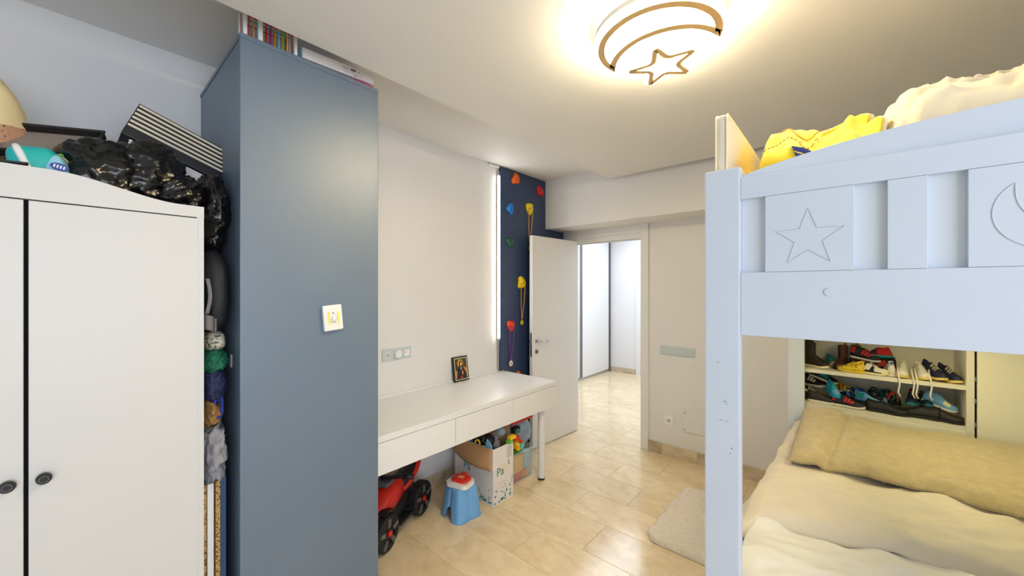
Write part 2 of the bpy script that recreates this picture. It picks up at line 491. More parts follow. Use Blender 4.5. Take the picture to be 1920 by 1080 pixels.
# local +x runs from the hinge to the free edge; the room side is +y
obj('leaf', Box(0, 0.722, -0.04, 0.0, 0.006, 2.055, bev=0.0025), 'white_door', dr, world=False)
hd = obj('handle', Tube([(0.665, 0.0, 1.035), (0.665, 0.042, 1.035), (0.655, 0.05, 1.035), (0.545, 0.052, 1.032)], [0.009, 0.009, 0.0095, 0.008], 10), 'chrome', dr, world=False, smooth=True)
obj('rosette', Cyl((0.665, 0.004, 1.035), 0.024, 0.008, axis='y', bev=0.002), 'chrome', dr, world=False)
kh = obj('escutcheon', Cyl((0.665, 0.004, 0.935), 0.022, 0.008, axis='y', bev=0.002), 'steel', dr, world=False)
obj('keyhole', Cyl((0.665, 0.0085, 0.935), 0.009, 0.002, axis='y'), 'black', dr, world=False)
obj('lock_plate', Box(0.722, 0.7235, -0.031, -0.009, 0.89, 1.12), 'steel', dr, world=False)
obj('latch', Box(0.723, 0.735, -0.026, -0.014, 1.02, 1.05, bev=0.002), 'chrome', dr, world=False)

# hall door in the end wall
d2 = thing('door_2', None, None, (-2.4, HY1, 0), kind='structure')
obj('architrave', Box(-2.86, -2.78, HY1 - 0.02, HY1, 0, 2.15, bev=0.003), 'white_door', d2)
obj('architrave', Box(-2.0, -1.92, HY1 - 0.02, HY1, 0, 2.15, bev=0.003), 'white_door', d2)
obj('architrave', Box(-2.78, -2.0, HY1 - 0.02, HY1, 2.07, 2.15, bev=0.003), 'white_door', d2)
obj('leaf', Box(-2.78, -2.0, HY1 - 0.012, HY1, 0.005, 2.07), 'white_door', d2)

# hall wardrobe with sliding doors
defm('profile_grey', (112, 112, 118), 0.45, metal=0.3)
hw = thing('sliding_wardrobe', 'tall white sliding-door wardrobe in the hall beyond the open doorway', 'wardrobe', (-3.6, 5.2, 0))
obj('carcass', Box(HX0, -3.42, 3.80, 6.58, 0.0, 2.66), 'white_lacquer', hw)
obj('plinth', Box(-3.42, -3.37, 3.80, 6.58, 0.0, 0.045), 'alu', hw)
for y0, y1, x in ((3.82, 4.74, -3.385), (4.64, 5.56, -3.40), (5.56, 6.53, -3.375)):
    d = obj('sliding_door', Box(x, x + 0.02, y0, y1, 0.05, 2.65, bev=0.002), 'white_lacquer', hw)
    obj('handle_profile', Box(x + 0.012, x + 0.026, y0 - 0.006, y0 + 0.022, 0.05, 2.65, bev=0.001), 'profile_grey', d)
    obj('edge_profile', Box(x + 0.008, x + 0.023, y1 - 0.012, y1 + 0.004, 0.05, 2.65, bev=0.001), 'profile_grey', d)
obj('end_stile', Box(-3.40, -3.345, 6.545, 6.585, 0.0, 2.66, bev=0.002), 'steel', hw)
# ================================================================== large furniture
# tall slate cabinet column
t = thing('cabinet_column', 'tall slate-grey painted cabinet column between white wardrobe and desk', 'cabinet', (-2.07, 0.68, 0))
obj('carcass', Box(XL + .001, -1.733, 0.405, 0.962, 0, 2.492, bev=0.002), 'slate_paint', t)
obj('front_panel', Box(-1.733, -1.715, 0.403, 0.964, 0, 2.494, bev=0.0025), 'slate_paint', t)
obj('top_panel', Box(XL + .001, -1.713, 0.402, 0.965, 2.494, 2.511, bev=0.002), 'slate_paint', t)

# white wardrobe
t = thing('wardrobe', 'white two-door wardrobe with arched top and black knobs', 'wardrobe', (-2.0, -0.095, 0))
WX = -1.75
obj('side_panel', Box(-2.25, WX - 0.001, 0.282, 0.302, 0, 1.838, bev=0.003), 'wardrobe_white', t)
obj('side_panel', Box(-2.25, WX - 0.001, -0.492, -0.472, 0, 1.838, bev=0.003), 'wardrobe_white', t)
obj('back_panel', Box(-2.25, -2.235, -0.472, 0.282, 0.05, 1.79), 'wardrobe_white', t)
obj('top_board', Box(-2.235, WX - 0.035, -0.472, 0.282, 1.775, 1.793), 'wardrobe_white', t)
obj('bottom_board', Box(-2.235, WX - 0.02, -0.472, 0.282, 0.08, 0.10), 'wardrobe_white', t)
def archz(y):
    d = abs(y + 0.095) / 0.395
    s = max(0.0, min(1.0, (d - 0.10) / 0.75)); s = s * s * (3 - 2 * s)
    return 1.896 - 0.054 * s
poly = [(-0.492 + 0.794 * i / 40, archz(-0.492 + 0.794 * i / 40)) for i in range(41)]
poly = [(-0.492, 1.803)] + poly + [(0.302, 1.803)]
obj('arched_crest', Prism(poly, WX - 0.022, WX + 0.001, 'yz'), 'wardrobe_white', t)
obj('stile', Box(WX - 0.02, WX, 0.286, 0.302, 0, 1.803, bev=0.001), 'wardrobe_white', t)
obj('stile', Box(WX - 0.02, WX, -0.492, -0.476, 0, 1.803, bev=0.001), 'wardrobe_white', t)
obj('gap_shadow_strip', Box(WX - 0.03, WX - 0.0225, -0.13, -0.06, 0.1, 1.835), 'black_gap', t)
for y0, y1, ky in ((-0.474, -0.1015, -0.128), (-0.0925, 0.2845, -0.064)):
    d = obj('door', Box(WX - 0.021, WX - 0.001, y0, y1, 0.02, 1.7995, bev=0.0018), 'wardrobe_white', t)
    k = bmesh.new()
    cyl(k, (WX + 0.006, ky, 1.003), 0.007, 0.016, axis='x')
    cyl(k, (WX + 0.018, ky, 1.003), 0.0165, 0.012, axis='x', r2=0.0145, bev=0.002, n=28)
    kk = obj('knob', k, 'black', d, smooth=False)
    obj('knob_ring', Tube([(WX + 0.0245, ky + 0.009 * math.cos(a), 1.003 + 0.009 * math.sin(a)) for a in [2 * PI * i / 20 for i in range(21)]], 0.0014, 6), 'toy_grey', d)

# climbing panel on the wall
t = one('climbing_wall', Prism([(2.56, 0.0), (YB - .016, 0.0), (YB - .016, 2.166), (3.255, 2.166), (3.255, 2.665), (2.56, 2.665)], XL + .0005, XL + 0.02, 'yz'), 'navy_paint',
        'navy blue climbing board on the wall behind the open door', 'climbing wall')
# vertical light strip
t = thing('light_strip', 'glowing vertical light strip along edge of the navy climbing board', 'light', (XL, 2.545, 0.8))
obj('channel', Box(XL + .0005, XL + 0.012, 2.533, 2.557, 0.79, 2.63, bev=0.001), 'alu', t)
obj('diffuser', Box(XL + 0.012, XL + 0.02, 2.539, 2.553, 1.09, 2.575, bev=0.002), 'led_glow', t)
obj('driver_box', Box(XL + .0005, XL + 0.02, 2.42, 2.55, 2.645, 2.664, bev=0.003), 'white_plastic', t)

# desk
t = thing('desk', 'long white wall desk with three drawers and round metal leg', 'desk', (-2.1, 1.78, 0))
obj('desktop', Box(XL + .001, -1.80, 0.966, 2.595, 0.757, 0.79, bev=0.0015), 'white_lacquer', t)
obj('upstand', Box(XL + .001, XL + 0.012, 0.966, 2.53, 0.79, 0.806, bev=0.002), 'white_lacquer', t)
obj('carcass', Box(XL + 0.03, -1.824, 0.97, 2.588, 0.60, 0.752), 'white_lacquer', t)
for y0, y1 in ((0.97, 1.523), (1.526, 2.045), (2.048, 2.578)):
    obj('drawer_front', Box(-1.822, -1.802, y0, y1, 0.588, 0.754, bev=0.0012), 'white_lacquer', t)
obj('end_panel', Box(-2.39, -1.803, 2.580, 2.592, 0.588, 0.754, bev=0.0012), 'white_lacquer', t)
for x, y in ((-1.878, 2.49), (-2.35, 2.49), (-2.35, 1.03)):
    l = obj('leg', Cyl((x, y, 0.308), 0.028, 0.585, 28), 'white_lacquer', t, smooth=False)
    obj('foot', Cyl((x, y, 0.009), 0.029, 0.018, 28, bev=0.003), 'black', l)

# closet with shoe niche at the far end of the bed
YCF = 3.256
t = thing('closet', 'cream built-in closet with open shoe shelves behind the bunk bed', 'closet', (0.3, 3.43, 0))
obj('side_panel', Box(-0.30, -0.278, YCF + .002, YB - .002, 0, 2.165), 'cream_shelf', t)
obj('back_panel', Box(-0.278, 0.90, YB - 0.014, YB - .003, 0, 2.165), 'cream_shelf', t)
obj('divider', Box(0.485, 0.515, YCF + .002, YB - .015, 0, 2.165, bev=0.001), 'cream_shelf', t)
for z in (0.775, 1.006, 1.30):
    obj('shelf', Box(-0.278, 0.485, YCF + 0.004, YB - .015, z - 0.024, z, bev=0.0015), 'cream_shelf', t)
obj('lower_door', Box(-0.278, 0.485, YCF, YCF + 0.02, 0.03, 0.7508, bev=0.002), 'cream_panel', t)
d = obj('door', Box(0.523, 0.915, YCF - 0.012, YCF + 0.008, 0.03, 2.16, bev=0.002), 'cream_panel', t)
for z in (0.80, 0.93, 1.05): obj('hinge', Box(0.514, 0.524, YCF - 0.006, YCF + 0.004, z - 0.012, z + 0.012, bev=0.001), 'steel', d)

# bunk bed --------------------------------------------------------------
BY = 1.20; BC = 0.27
t = thing('bunk_bed', 'white wooden bunk bed with carved star and moon end panels', 'bunk bed', (BC, 2.2, 0))
for y in (BY, 3.195):
    for x0 in (-0.315, 2 * BC + 0.315 - 0.09):
        sgn = y
        obj('post', Box(x0, x0 + 0.09, y, y + 0.034, 0, 1.884, bev=0.004), 'white_bed', t)
xa, xb = -0.2245, 2 * BC + 0.2245
for y, front in ((BY + 0.006, True), (3.197, False)):
    y1 = y + 0.022
    obj('end_board', Box(xa, xb, y - (0.002 if front else 0), y1, 1.421, 1.592, bev=0.002), 'white_bed', t)
    obj('top_rail', Box(xa, xb, y - (0.002 if front else 0), y1, 1.793, 1.851, bev=0.002), 'white_bed', t)
    obj('back_board', Box(xa, xb, y + 0.014, y1, 1.592, 1.793), 'white_recess', t)
    # arched crest a little behind the rail
    n = 48
    pl = [(xa + (xb - xa) * i / n, 1.862 + 0.062 * math.sin(PI * i / n) ** 0.8) for i in range(n + 1)]
    pl = [(xa, 1.80)] + pl + [(xb, 1.80)]
    obj('arched_crest', Prism(pl, y1 + 0.001, y1 + 0.022, 'xz'), 'white_bed', t)
    if front:
        for sx in (-1, 1):
            c = BC + sx * 0.35
            p = obj('star_panel', Box(c - 0.088, c + 0.088, y - 0.001, y + 0.014, 1.5925, 1.7925, bev=0.001), 'white_bed', t)
            pts = []
            R, r = 0.074, 0.030
            for k in range(11):
                a = PI / 2 + k * PI / 5
                rr = R if k % 2 == 0 else r
                pts.append((c + 0.003 + rr * math.cos(a) * 0.97, y - 0.0012, 1.675 + rr * math.sin(a)))
            obj('carved_star', Tube(pts, 0.0013, 6), 'white_groove', p)
            c2 = BC + sx * 0.175
            obj('slat', Box(c2 - 0.031, c2 + 0.031, y - 0.001, y + 0.014, 1.5925, 1.7925, bev=0.001), 'white_bed', t)
        p = obj('moon_panel', Box(BC - 0.088, BC + 0.088, y - 0.001, y + 0.014, 1.5925, 1.7925, bev=0.001), 'white_bed', t)
        pts = []
        for k in range(25):
            a = math.radians(127 + 172 * k / 24); pts.append((BC + 0.015 + 0.072 * math.cos(a), y - 0.0012, 1.697 + 0.072 * math.sin(a)))
        p1, p0 = pts[-1], pts[0]
        for k in range(1, 24):
            u = k / 24; a = PI * u
            pts.append((p1[0] + (p0[0] - p1[0]) * u - 0.026 * math.sin(a), y - 0.0012, p1[2] + (p0[2] - p1[2]) * u))
        pts.append(pts[0])
        obj('carved_moon', Tube(pts, 0.0013, 6), 'white_groove', p)
        for c in (-0.037, 2 * BC + 0.037):
            obj('peg', Cyl((c, y - 0.0025, 1.54), 0.0102, 0.002, 20, axis='y'), 'white_recess', t)
            obj('peg_cap', Cyl((c, y - 0.0035, 1.54), 0.0095, 0.002, 20, axis='y'), 'white_bed', t)
for x in (-0.262, 2 * BC + 0.24):
    obj('upper_side_rail', Box(x, x + 0.022, BY + 0.034, 3.195, 1.43, 1.60, bev=0.002), 'white_bed', t)
    obj('lower_side_rail', Box(x, x + 0.022, BY + 0.034, 3.195, 0.24, 0.40, bev=0.002), 'white_bed', t)
obj('upper_deck', Box(-0.24, 2 * BC + 0.24, BY + 0.036, 3.19, 1.44, 1.458), 'white_bed', t)
obj('lower_deck', Box(-0.24, 2 * BC + 0.24, BY + 0.036, 3.19, 0.27, 0.288), 'white_bed', t)
for y in (BY + 0.006, 3.197):
    obj('lower_end_board', Box(xa, xb, y, y + 0.022, 0.22, 0.58, bev=0.002), 'white_bed', t)

for x, z, w_, h_ in ((-0.262, 1.232, 0.006, 0.003), (-0.258, 1.226, 0.004, 0.002), (-0.272, 1.178, 0.012, 0.0015), (-0.256, 1.177, 0.006, 0.0015), (-0.245, 1.105, 0.003, 0.004), (-0.249, 1.09, 0.003, 0.003), (-0.28, 1.34, 0.008, 0.006)):
    obj('scuff_mark', Box(x - w_ / 2, x + w_ / 2, BY - 0.0004, BY + 0.001, z - h_ / 2, z + h_ / 2), 'grey_print' if z < 1.3 else 'white_groove', t)
# mattresses and bedding
def pad(x0, x1, y0, y1, z0, z1, b): return Box(x0, x1, y0, y1, z0, z1, bev=b, seg=4)
one('mattress', pad(-0.235, 0.775, 1.255, 3.18, 0.290, 0.485, 0.035), 'sheet', 'white mattress under duvet on the lower bunk', 'mattress', smooth=True)
one('mattress', pad(-0.235, 0.775, 1.255, 3.18, 1.460, 1.66, 0.035), 'sheet', 'white mattress on the upper bunk, under yellow blanket', 'mattress', smooth=True)

def drape_profile(s, top):
    """left hem, over the mattress edge, flat to the right"""
    L = [(-0.395, 0.30), (-0.39, 0.42), (-0.375, top - 0.08), (-0.34, top - 0.03), (-0.28, top - 0.002), (-0.2, top), (0.80, top)]
    d = [0]
    for a, b in zip(L, L[1:]): d.append(d[-1] + math.hypot(b[0] - a[0], b[1] - a[1]))
    q = s * d[-1]
    for i in range(len(L) - 1):
        if q <= d[i + 1] + 1e-9:
            u = (q - d[i]) / (d[i + 1] - d[i])
            return L[i][0] + (L[i + 1][0] - L[i][0]) * u, L[i][1] + (L[i + 1][1] - L[i][1]) * u
    return L[-1]
def wr(x, y, a=1.0):
    d1 = 1 - abs(mnoise.noise(Vector((x * 2.2 + y * 1.1, y * 5.2 - x * 1.5, 3.1)))) * 2
    d2 = mnoise.noise(Vector((x * 3.1, y * 4.0, 9.0)))
    d3 = 1 - abs(mnoise.noise(Vector((x * 6 + y * 3.3, y * 13 - x * 5, 1.0)))) * 2
    d4 = (1 - abs(mnoise.noise(Vector((x * 1.3 + y * 2.6, y * 2.2 - x * 3.4, 5.5)))) * 2.2)
    d5 = (1 - abs(mnoise.noise(Vector((x * 4 + y * 9, y * 6 - x * 9, 7.5)))) * 2.2)
    return a * (0.016 * d1 + 0.022 * d2 + 0.008 * d3 + 0.017 * d4 + 0.007 * d5)
def under(u, v):
    x, z = drape_profile(u, 0.535)
    y = 1.262 + 0.78 * v
    f = 1.0 if z > 0.5 else 0.2
    x = x + 0.02
    z += f * (wr(x, y, 1.4) + 0.03 * math.exp(-((y - 1.62) / 0.16) ** 2) * (0.6 + 0.4 * math.sin(x * 5)))
    if v < 0.1: z -= 0.1 * (1 - v / 0.1) ** 2
    return (x + 0.015 * mnoise.noise(Vector((y * 6, z * 5, 2))), y, z)
one('sheet', sheet(under, 90, 60), 'sheet', 'white rumpled sheet at the near end of the lower bunk', 'bedding', smooth=True, solid=0.012)
def edge_y(x): return 1.90 + 0.05 * math.sin(x * 3.1 + 0.6) + 0.10 * x
def duv(u, v):
    x, z = drape_profile(u, 0.60)
    ey = edge_y(max(x, -0.3)) - (0.06 if x < -0.3 else 0)
    y = ey + (3.17 - ey) * v
    narrow = 1 - 0.42 * max(0, min(1, (y - 2.0) / 1.1))
    if x < -0.20: x = -0.20 + (x + 0.20) * narrow
    f = 1.0 if z > 0.55 else 0.35
    z += f * wr(x + 3, y)
    z += (0.05 * max(0, (y - 2.0) / 1.2)) * (1 if z > 0.4 else 0.3)
    r = v * 18
    if r < 1: z -= 0.055 * (1 - r) ** 2; y += 0.02 * (1 - r) ** 2
    return (x + 0.012 * mnoise.noise(Vector((y * 7, z * 6, 5))), y, z)
one('duvet', sheet(duv, 100, 90), 'duvet', 'cream duvet hanging over the side of the lower bunk', 'bedding', smooth=True, solid=0.03)
def furf(u, v):
    x = -0.235 + 1.02 * u
    y0 = 2.43 + 0.02 * math.sin(x * 9) + 0.012 * mnoise.noise(Vector((x * 12, 0, 0)))
    y = y0 + (3.19 - y0) * v
    z = 0.70 + 0.045 * v + 0.45 * wr(x + 7, y)
    z += 0.012 * math.exp(-((x + 0.13 - 0.07 * v) / 0.03) ** 2)
    z -= 0.014 * math.exp(-((x + 0.085 - 0.07 * v) / 0.012) ** 2)
    e = min(u * 14, (1 - u) * 14, v * 14, (1 - v) * 14)
    if e < 1: z -= 0.045 * (1 - e) ** 2
    z += 0.004 * mnoise.noise(Vector((x * 70, y * 70, 0)))
    if v > 0.8: z += 0.035 * ((v - 0.8) / 0.2) * math.exp(-((x + 0.15) / 0.12) ** 2)
    return (x, y, z)
one('fur_blanket', sheet(furf, 130, 100), 'fur', 'honey-coloured furry blanket folded across far end of lower bunk', 'blanket', smooth=True, solid=0.03)

# upper bedding
def ydv(u, v):
    x = -0.215 + 0.29 * u; y = 1.262 + 0.42 * v
    lump = 1.885 + 0.12 * math.sin(min(1, v * 1.8) * PI / 2)
    lump += 0.03 * math.sin(u * 5.0 + 0.4) * v + 0.05 * u * v
    lump += 0.03 * fbm((x * 9, y * 9, 4)) + 0.012 * (1 - 2 * abs(mnoise.noise(Vector((x * 16, y * 12, 2)))))
    if u < 0.12: lump -= 0.16 * (1 - u / 0.12) ** 2
    if u > 0.92: lump -= 0.05 * ((u - 0.92) / 0.08) ** 2
    if v > 0.8: lump -= 0.2 * ((v - 0.8) / 0.2) ** 2
    if v < 0.08: lump -= 0.2 * (1 - v / 0.08)
    return (x, y - 0.0 * u, lump)
yb = thing('yellow_blanket', 'bright yellow blanket with printed dashes heaped on the upper bunk', 'blanket', (-0.07, 1.45, 1.66))
obj('cloth', sheet(ydv, 70, 60), 'yellow_blanket', yb, smooth=True, solid=0.012)
def on_y(u, v, d=0.003):
    p = Vector(ydv(u, v)); return (p.x, p.y - d, p.z + d)
def dash(u, v, u2, v2): return Tube([on_y(u, v), on_y((u + u2) / 2, (v + v2) / 2), on_y(u2, v2)], 0.0016, 5)
k = 0
for i in range(9):
    u = 0.1 + 0.028 * i; v = 0.13 + 0.022 * i
    obj('printed_dash', dash(u, v, u + 0.016, v + 0.012), 'brown_print', yb)
for i in range(9):
    a = math.radians(140 + 26 * i); b = a + 0.26
    f_ = lambda q: (0.44 + 0.075 * math.cos(q), 0.24 + 0.11 * math.sin(q))
    obj('printed_dash', dash(*f_(a), *f_(b)), 'brown_print', yb)
obj('seam', Tube([on_y(0.12 + 0.82 * i / 30, 0.42 + 0.05 * math.sin(i * 0.5)) for i in range(31)], 0.0015, 5), 'brown_print', yb)
dsc = []
for i in range(20):
    a = 2 * PI * i / 20; dsc.append(on_y(0.40 + 0.075 * math.cos(a), 0.10 + 0.03 * math.sin(a), 0.004))
bm = bmesh.new(); vv = [bm.verts.new(p) for p in dsc]; bm.faces.new(vv)
obj('blue_spot', bm, 'navy_print', yb)
# folded upright corner with cream hems
def fold(x0, x1, z1, yy, lean):
    def f(u, v):
        x = x0 + (x1 - x0) * u + lean * v
        z = 1.88 + (z1 - 1.88) * v * (0.80 + 0.20 * math.sin(u * PI * 0.55)) - 0.012 * max(0, u - 0.85) / 0.15 * v
        return (x, yy + 0.02 * math.sin(u * 4) + 0.03 * v, z)
    return f
for (x0, x1, z1, yy, lean) in ((-0.085, 0.022, 2.012, 1.36, 0.022), (0.0, 0.055, 1.985, 1.325, 0.012)):
    f = fold(x0, x1, z1, yy, lean)
    c = obj('folded_corner', sheet(f, 14, 14), 'yellow_blanket', yb, smooth=True, solid=0.008)
    obj('hem', Tube([f(1, i / 10) for i in range(11)] , 0.006, 6), 'cream_hem', yb, smooth=True)
    obj('hem', Tube([f(i / 10, 1) for i in range(11)], 0.005, 6), 'cream_hem', yb, smooth=True)
    obj('stripe', Tube([Vector(f(0.72, i / 10)) + Vector((0, -0.002, 0)) for i in range(11)], 0.0022, 5), 'brown_print', yb)

def udv(u, v):
    x = 0.035 + 0.745 * u; y = 1.268 + 0.75 * v
    z = 1.908 + 0.155 * math.sin(min(1, v * 1.5) * PI / 2) + 0.10 * u
    z += 0.035 * fbm((x * 5, y * 6, 12)) + 0.030 * (1 - 2 * abs(mnoise.noise(Vector((x * 2.5 + y * 7, y * 4 - x * 9, 8)))))
    z += 0.017 * (1 - 2 * abs(mnoise.noise(Vector((x * 5 + y * 13, y * 8 - x * 22, 3)))))
    e = min(u * 9, (1 - u) * 9, (1 - v) * 6, v * 14)
    if e < 1: z -= 0.16 * (1 - e) ** 2
    return (x, y, z)
one('duvet', sheet(udv, 120, 110), 'upper_duvet', 'crumpled cream duvet piled on the upper bunk beside yellow blanket', 'bedding', smooth=True, solid=0.02)
# padded side guard
cg = thing('padded_guard', 'cream padded guard standing along the upper bunk beside its corner post', 'cushion', (-0.275, 1.6, 1.62))
obj('pad', pad(-0.296, -0.264, 1.238, 1.98, 1.603, 2.055, 0.014), 'cushion_white', cg, smooth=True)
for x in (-0.294, -0.266):
    obj('piping', Tube([(x, 1.238, 1.62), (x, 1.238, 2.045), (x, 1.25, 2.056), (x, 1.97, 2.056), (x, 1.982, 2.045), (x, 1.982, 1.62)], 0.0025, 6), 'cream_hem', cg)
cr = []
for i in range(13):
    a = PI * i / 12; cr.append((-0.28 + 0.014 * math.cos(a), 1.24, 2.056 + 0.004 * math.sin(a)))
def flapf(u, v): return (-0.235 + 0.03 * u + 0.0 * v, 1.262 + 0.03 * v, 1.845 + 0.045 * (1 - u) * (0.6 + 0.4 * v) + 0.006 * math.sin(v * 9))
one('blanket_corner', sheet(flapf, 8, 8), 'cream_hem', 'rolled cream cloth corner tucked between padded guard and yellow blanket', 'cloth', smooth=True, solid=0.008)

# rug
def rugf(u, v):
    x = -0.955 + 0.50 * u; y = 2.31 + 0.80 * v
    # rounded outline
    cx, cy = -0.705, 2.71
    hx, hy, R = 0.25, 0.40, 0.09
    dx, dy = x - cx, y - cy
    qx, qy = abs(dx) - (hx - R), abs(dy) - (hy - R)
    if qx > 0 and qy > 0:
        l = max(qx, qy); h = math.hypot(qx, qy); s = l / h if h else 1
        dx = math.copysign(hx - R + qx * s, dx); dy = math.copysign(hy - R + qy * s, dy)
    x, y = cx + dx, cy + dy
    e = min(u, 1 - u, v * 1.6, (1 - v) * 1.6) * 2 * 0.5 / 0.045
    z = 0.034 + 0.008 * mnoise.noise(Vector((x * 34, y * 34, 0))) + 0.004 * mnoise.noise(Vector((x * 110, y * 110, 0)))
    if e < 1: z = 0.004 + (z - 0.004) * math.sqrt(max(0, 1 - (1 - e) ** 2))
    w = 0.010 * mnoise.noise(Vector((x * 30, y * 30, 7)))
    return (x + w * (1 if e > 0 else 1), y + (w if v > 0.02 else 0), z)
rg = thing('rug', 'small beige shaggy rug on the marble floor beside the bunk bed', 'rug', (-0.705, 2.71, 0))
obj('pile', sheet(rugf, 120, 150), 'rug', rg, smooth=True)
obj('backing', Prism(rrect(-0.953, -0.457, 2.312, 3.106, 0.095), 0.001, 0.011, 'xy'), 'rug_edge', rg)
# ================================================================== ceiling lamp
def ring_loops(pts, d):
    n = len(pts); out = []
    for i in range(n):
        p0, p1, p2 = Vector(pts[i - 1]), Vector(pts[i]), Vector(pts[(i + 1) % n])
        a = (p1 - p0).normalized(); b = (p2 - p1).normalized()
        na = Vector((a.y, -a.x)); nb = Vector((b.y, -b.x)); nn = (na + nb)
        if nn.length < 1e-6: nn = na
        nn.normalize(); k = d / max(0.42, nn.dot(na))
        out.append(p1 + nn * k)
    return out
def band(pts, d0, d1, z0, z1):
    A, B = ring_loops(pts, d0), ring_loops(pts, d1)
    bm = bmesh.new(); n = len(pts)
    q = [[bm.verts.new((p.x, p.y, z)) for p in L] for L, z in ((A, z0), (B, z0), (B, z1), (A, z1))]
    for k in range(4):
        a, b = q[k], q[(k + 1) % 4]
        for i in range(n):
            j = (i + 1) % n
            bm.faces.new((a[i], a[j], b[j], b[i]))
    return bm
C0, R0 = (-0.534, 1.42), 0.205
moon = []
for i in range(41):
    a = math.radians(167 + (385 - 167 + 0) * i / 40); moon.append((C0[0] + R0 * math.cos(a), C0[1] + R0 * math.sin(a)))
T0, T1 = Vector(moon[-1]), Vector(moon[0])
Cm = Vector((-0.516, 1.352))
# inner arc through the two tips and Cm
def circ(a, b, c):
    ax, ay, bx, by, cx, cy = *a, *b, *c
    d = 2 * (ax * (by - cy) + bx * (cy - ay) + cx * (ay - by))
    ux = ((ax * ax + ay * ay) * (by - cy) + (bx * bx + by * by) * (cy - ay) + (cx * cx + cy * cy) * (ay - by)) / d
    uy = ((ax * ax + ay * ay) * (cx - bx) + (bx * bx + by * by) * (ax - cx) + (cx * cx + cy * cy) * (bx - ax)) / d
    return Vector((ux, uy))
cc = circ(T0, Cm, T1); rr = (T0 - cc).length
a0 = math.atan2(T0.y - cc.y, T0.x - cc.x); a1 = math.atan2(T1.y - cc.y, T1.x - cc.x)
while a0 > 0: a0 -= 2 * PI
while a1 > a0: a1 -= 2 * PI
for i in range(1, 30):
    a = a0 + (a1 - a0) * i / 30
    moon.append((cc.x + rr * math.cos(a), cc.y + rr * math.sin(a)))
sg = sum(moon[i - 1][0] * moon[i][1] - moon[i][0] * moon[i - 1][1] for i in range(len(moon)))
if sg < 0: moon.reverse()
star = [(-0.551, 1.461), (-0.539, 1.538), (-0.453, 1.556), (-0.529, 1.600), (-0.513, 1.684), (-0.578, 1.627), (-0.656, 1.676), (-0.613, 1.592), (-0.681, 1.532), (-0.591, 1.546)]
def smooth_poly(p, it=1):
    for _ in range(it):
        q = []
        for i in range(len(p)):
            a, b = Vector(p[i]), Vector(p[(i + 1) % len(p)])
            q += [tuple(a * 0.86 + b * 0.14), tuple(a * 0.14 + b * 0.86)]
        p = q
    return p
sg = sum(star[i - 1][0] * star[i][1] - star[i][0] * star[i - 1][1] for i in range(len(star)))
if sg < 0: star.reverse()
cx_, cy_ = sum(p[0] for p in star) / 10, sum(p[1] for p in star) / 10
star = [(cx_ + (p[0] - cx_) * 1.13, cy_ - 0.006 + (p[1] - cy_) * 1.13) for p in star]
star = smooth_poly(star, 2)
t = thing('ceiling_lamp', 'glowing crescent moon and star lamp on the ceiling', 'lamp', (-0.53, 1.42, ZD))
obj('canopy', Cyl((-0.50, 1.38, ZD - 0.012), 0.13, 0.024, 48, bev=0.003), 'lamp_white', t)
for nm, p, z, wo, wi in (('moon', moon, 2.458, 0.022, -0.021), ('star', star, 2.457, 0.022, -0.016)):
    obj(nm + '_diffuser', band(p, wi, wo, z + 0.002, z + 0.016), 'lamp_acrylic', t)
    obj(nm + '_light_shield', band(p, wi - 0.003, wo + 0.003, z + 0.0165, z + 0.034), 'lamp_white', t)  # opaque plate added above the diffuser to keep its light off the ceiling
    obj(nm + '_band', band(p, -0.015 if nm == 'moon' else -0.010, 0.010, z - 0.006, z + 0.0015), 'lamp_metal', t)
for x, y in ((-0.596, 1.311), (-0.507, 1.298), (-0.423, 1.325)):
    obj('stud', Cyl((x, y, 2.487), 0.004, 0.045, 10), 'lamp_metal', t)
for x, y in ((-0.66, 1.30), (-0.40, 1.30), (-0.535, 1.232)): obj('rod', Cyl((x, y, 2.511), 0.004, 0.038, 10), 'lamp_white', t)
for x, y in ((-0.548, 1.50), (-0.605, 1.585), (-0.535, 1.59)): obj('rod', Cyl((x, y, 2.505), 0.004, 0.05, 10), 'lamp_white', t)

# ================================================================== wall fixtures
def socket(parent, c, nrm):
    """round recess with two pins, c on the plate face"""
    ax = 'x' if abs(nrm[0]) else 'y'
    n = Vector(nrm); c = Vector(c)
    h = obj('socket', Cyl(c + n * 0.0015, 0.0205, 0.003, 24, axis=ax), 'white_plastic', parent)
    obj('socket_well', Cyl(c + n * 0.0032, 0.0165, 0.001, 24, axis=ax), 'grey_plastic', parent)
    s = Vector((0, 1, 0)) if ax == 'x' else Vector((1, 0, 0))
    for k in (-1, 1): obj('pin_hole', Cyl(c + n * 0.0042 + s * (0.0085 * k), 0.0028, 0.001, 10, axis=ax), 'black', parent)
# three-gang glass plate above the desk
t = thing('socket_plate', 'pale glass triple socket plate on the wall above the desk', 'socket', (XL, 1.50, 1.08))
obj('plate', Box(XL + .0005, XL + 0.009, 1.385, 1.618, 1.042, 1.122, bev=0.002), 'glass_plate', t)
socket(t, (XL + 0.009, 1.425, 1.082), (1, 0, 0))
k = bmesh.new(); cyl(k, (XL + 0.019, 1.503, 1.082), 0.028, 0.022, 28, axis='x', bev=0.004)
obj('plug_cover', k, 'white_plastic', t)
obj('tv_socket', Box(XL + 0.009, XL + 0.012, 1.558, 1.602, 1.060, 1.104, bev=0.001), 'white_plastic', t)
obj('indicator', Cyl((XL + 0.0125, 1.572, 1.086), 0.0045, 0.003, 12, axis='x'), 'toy_red', t)
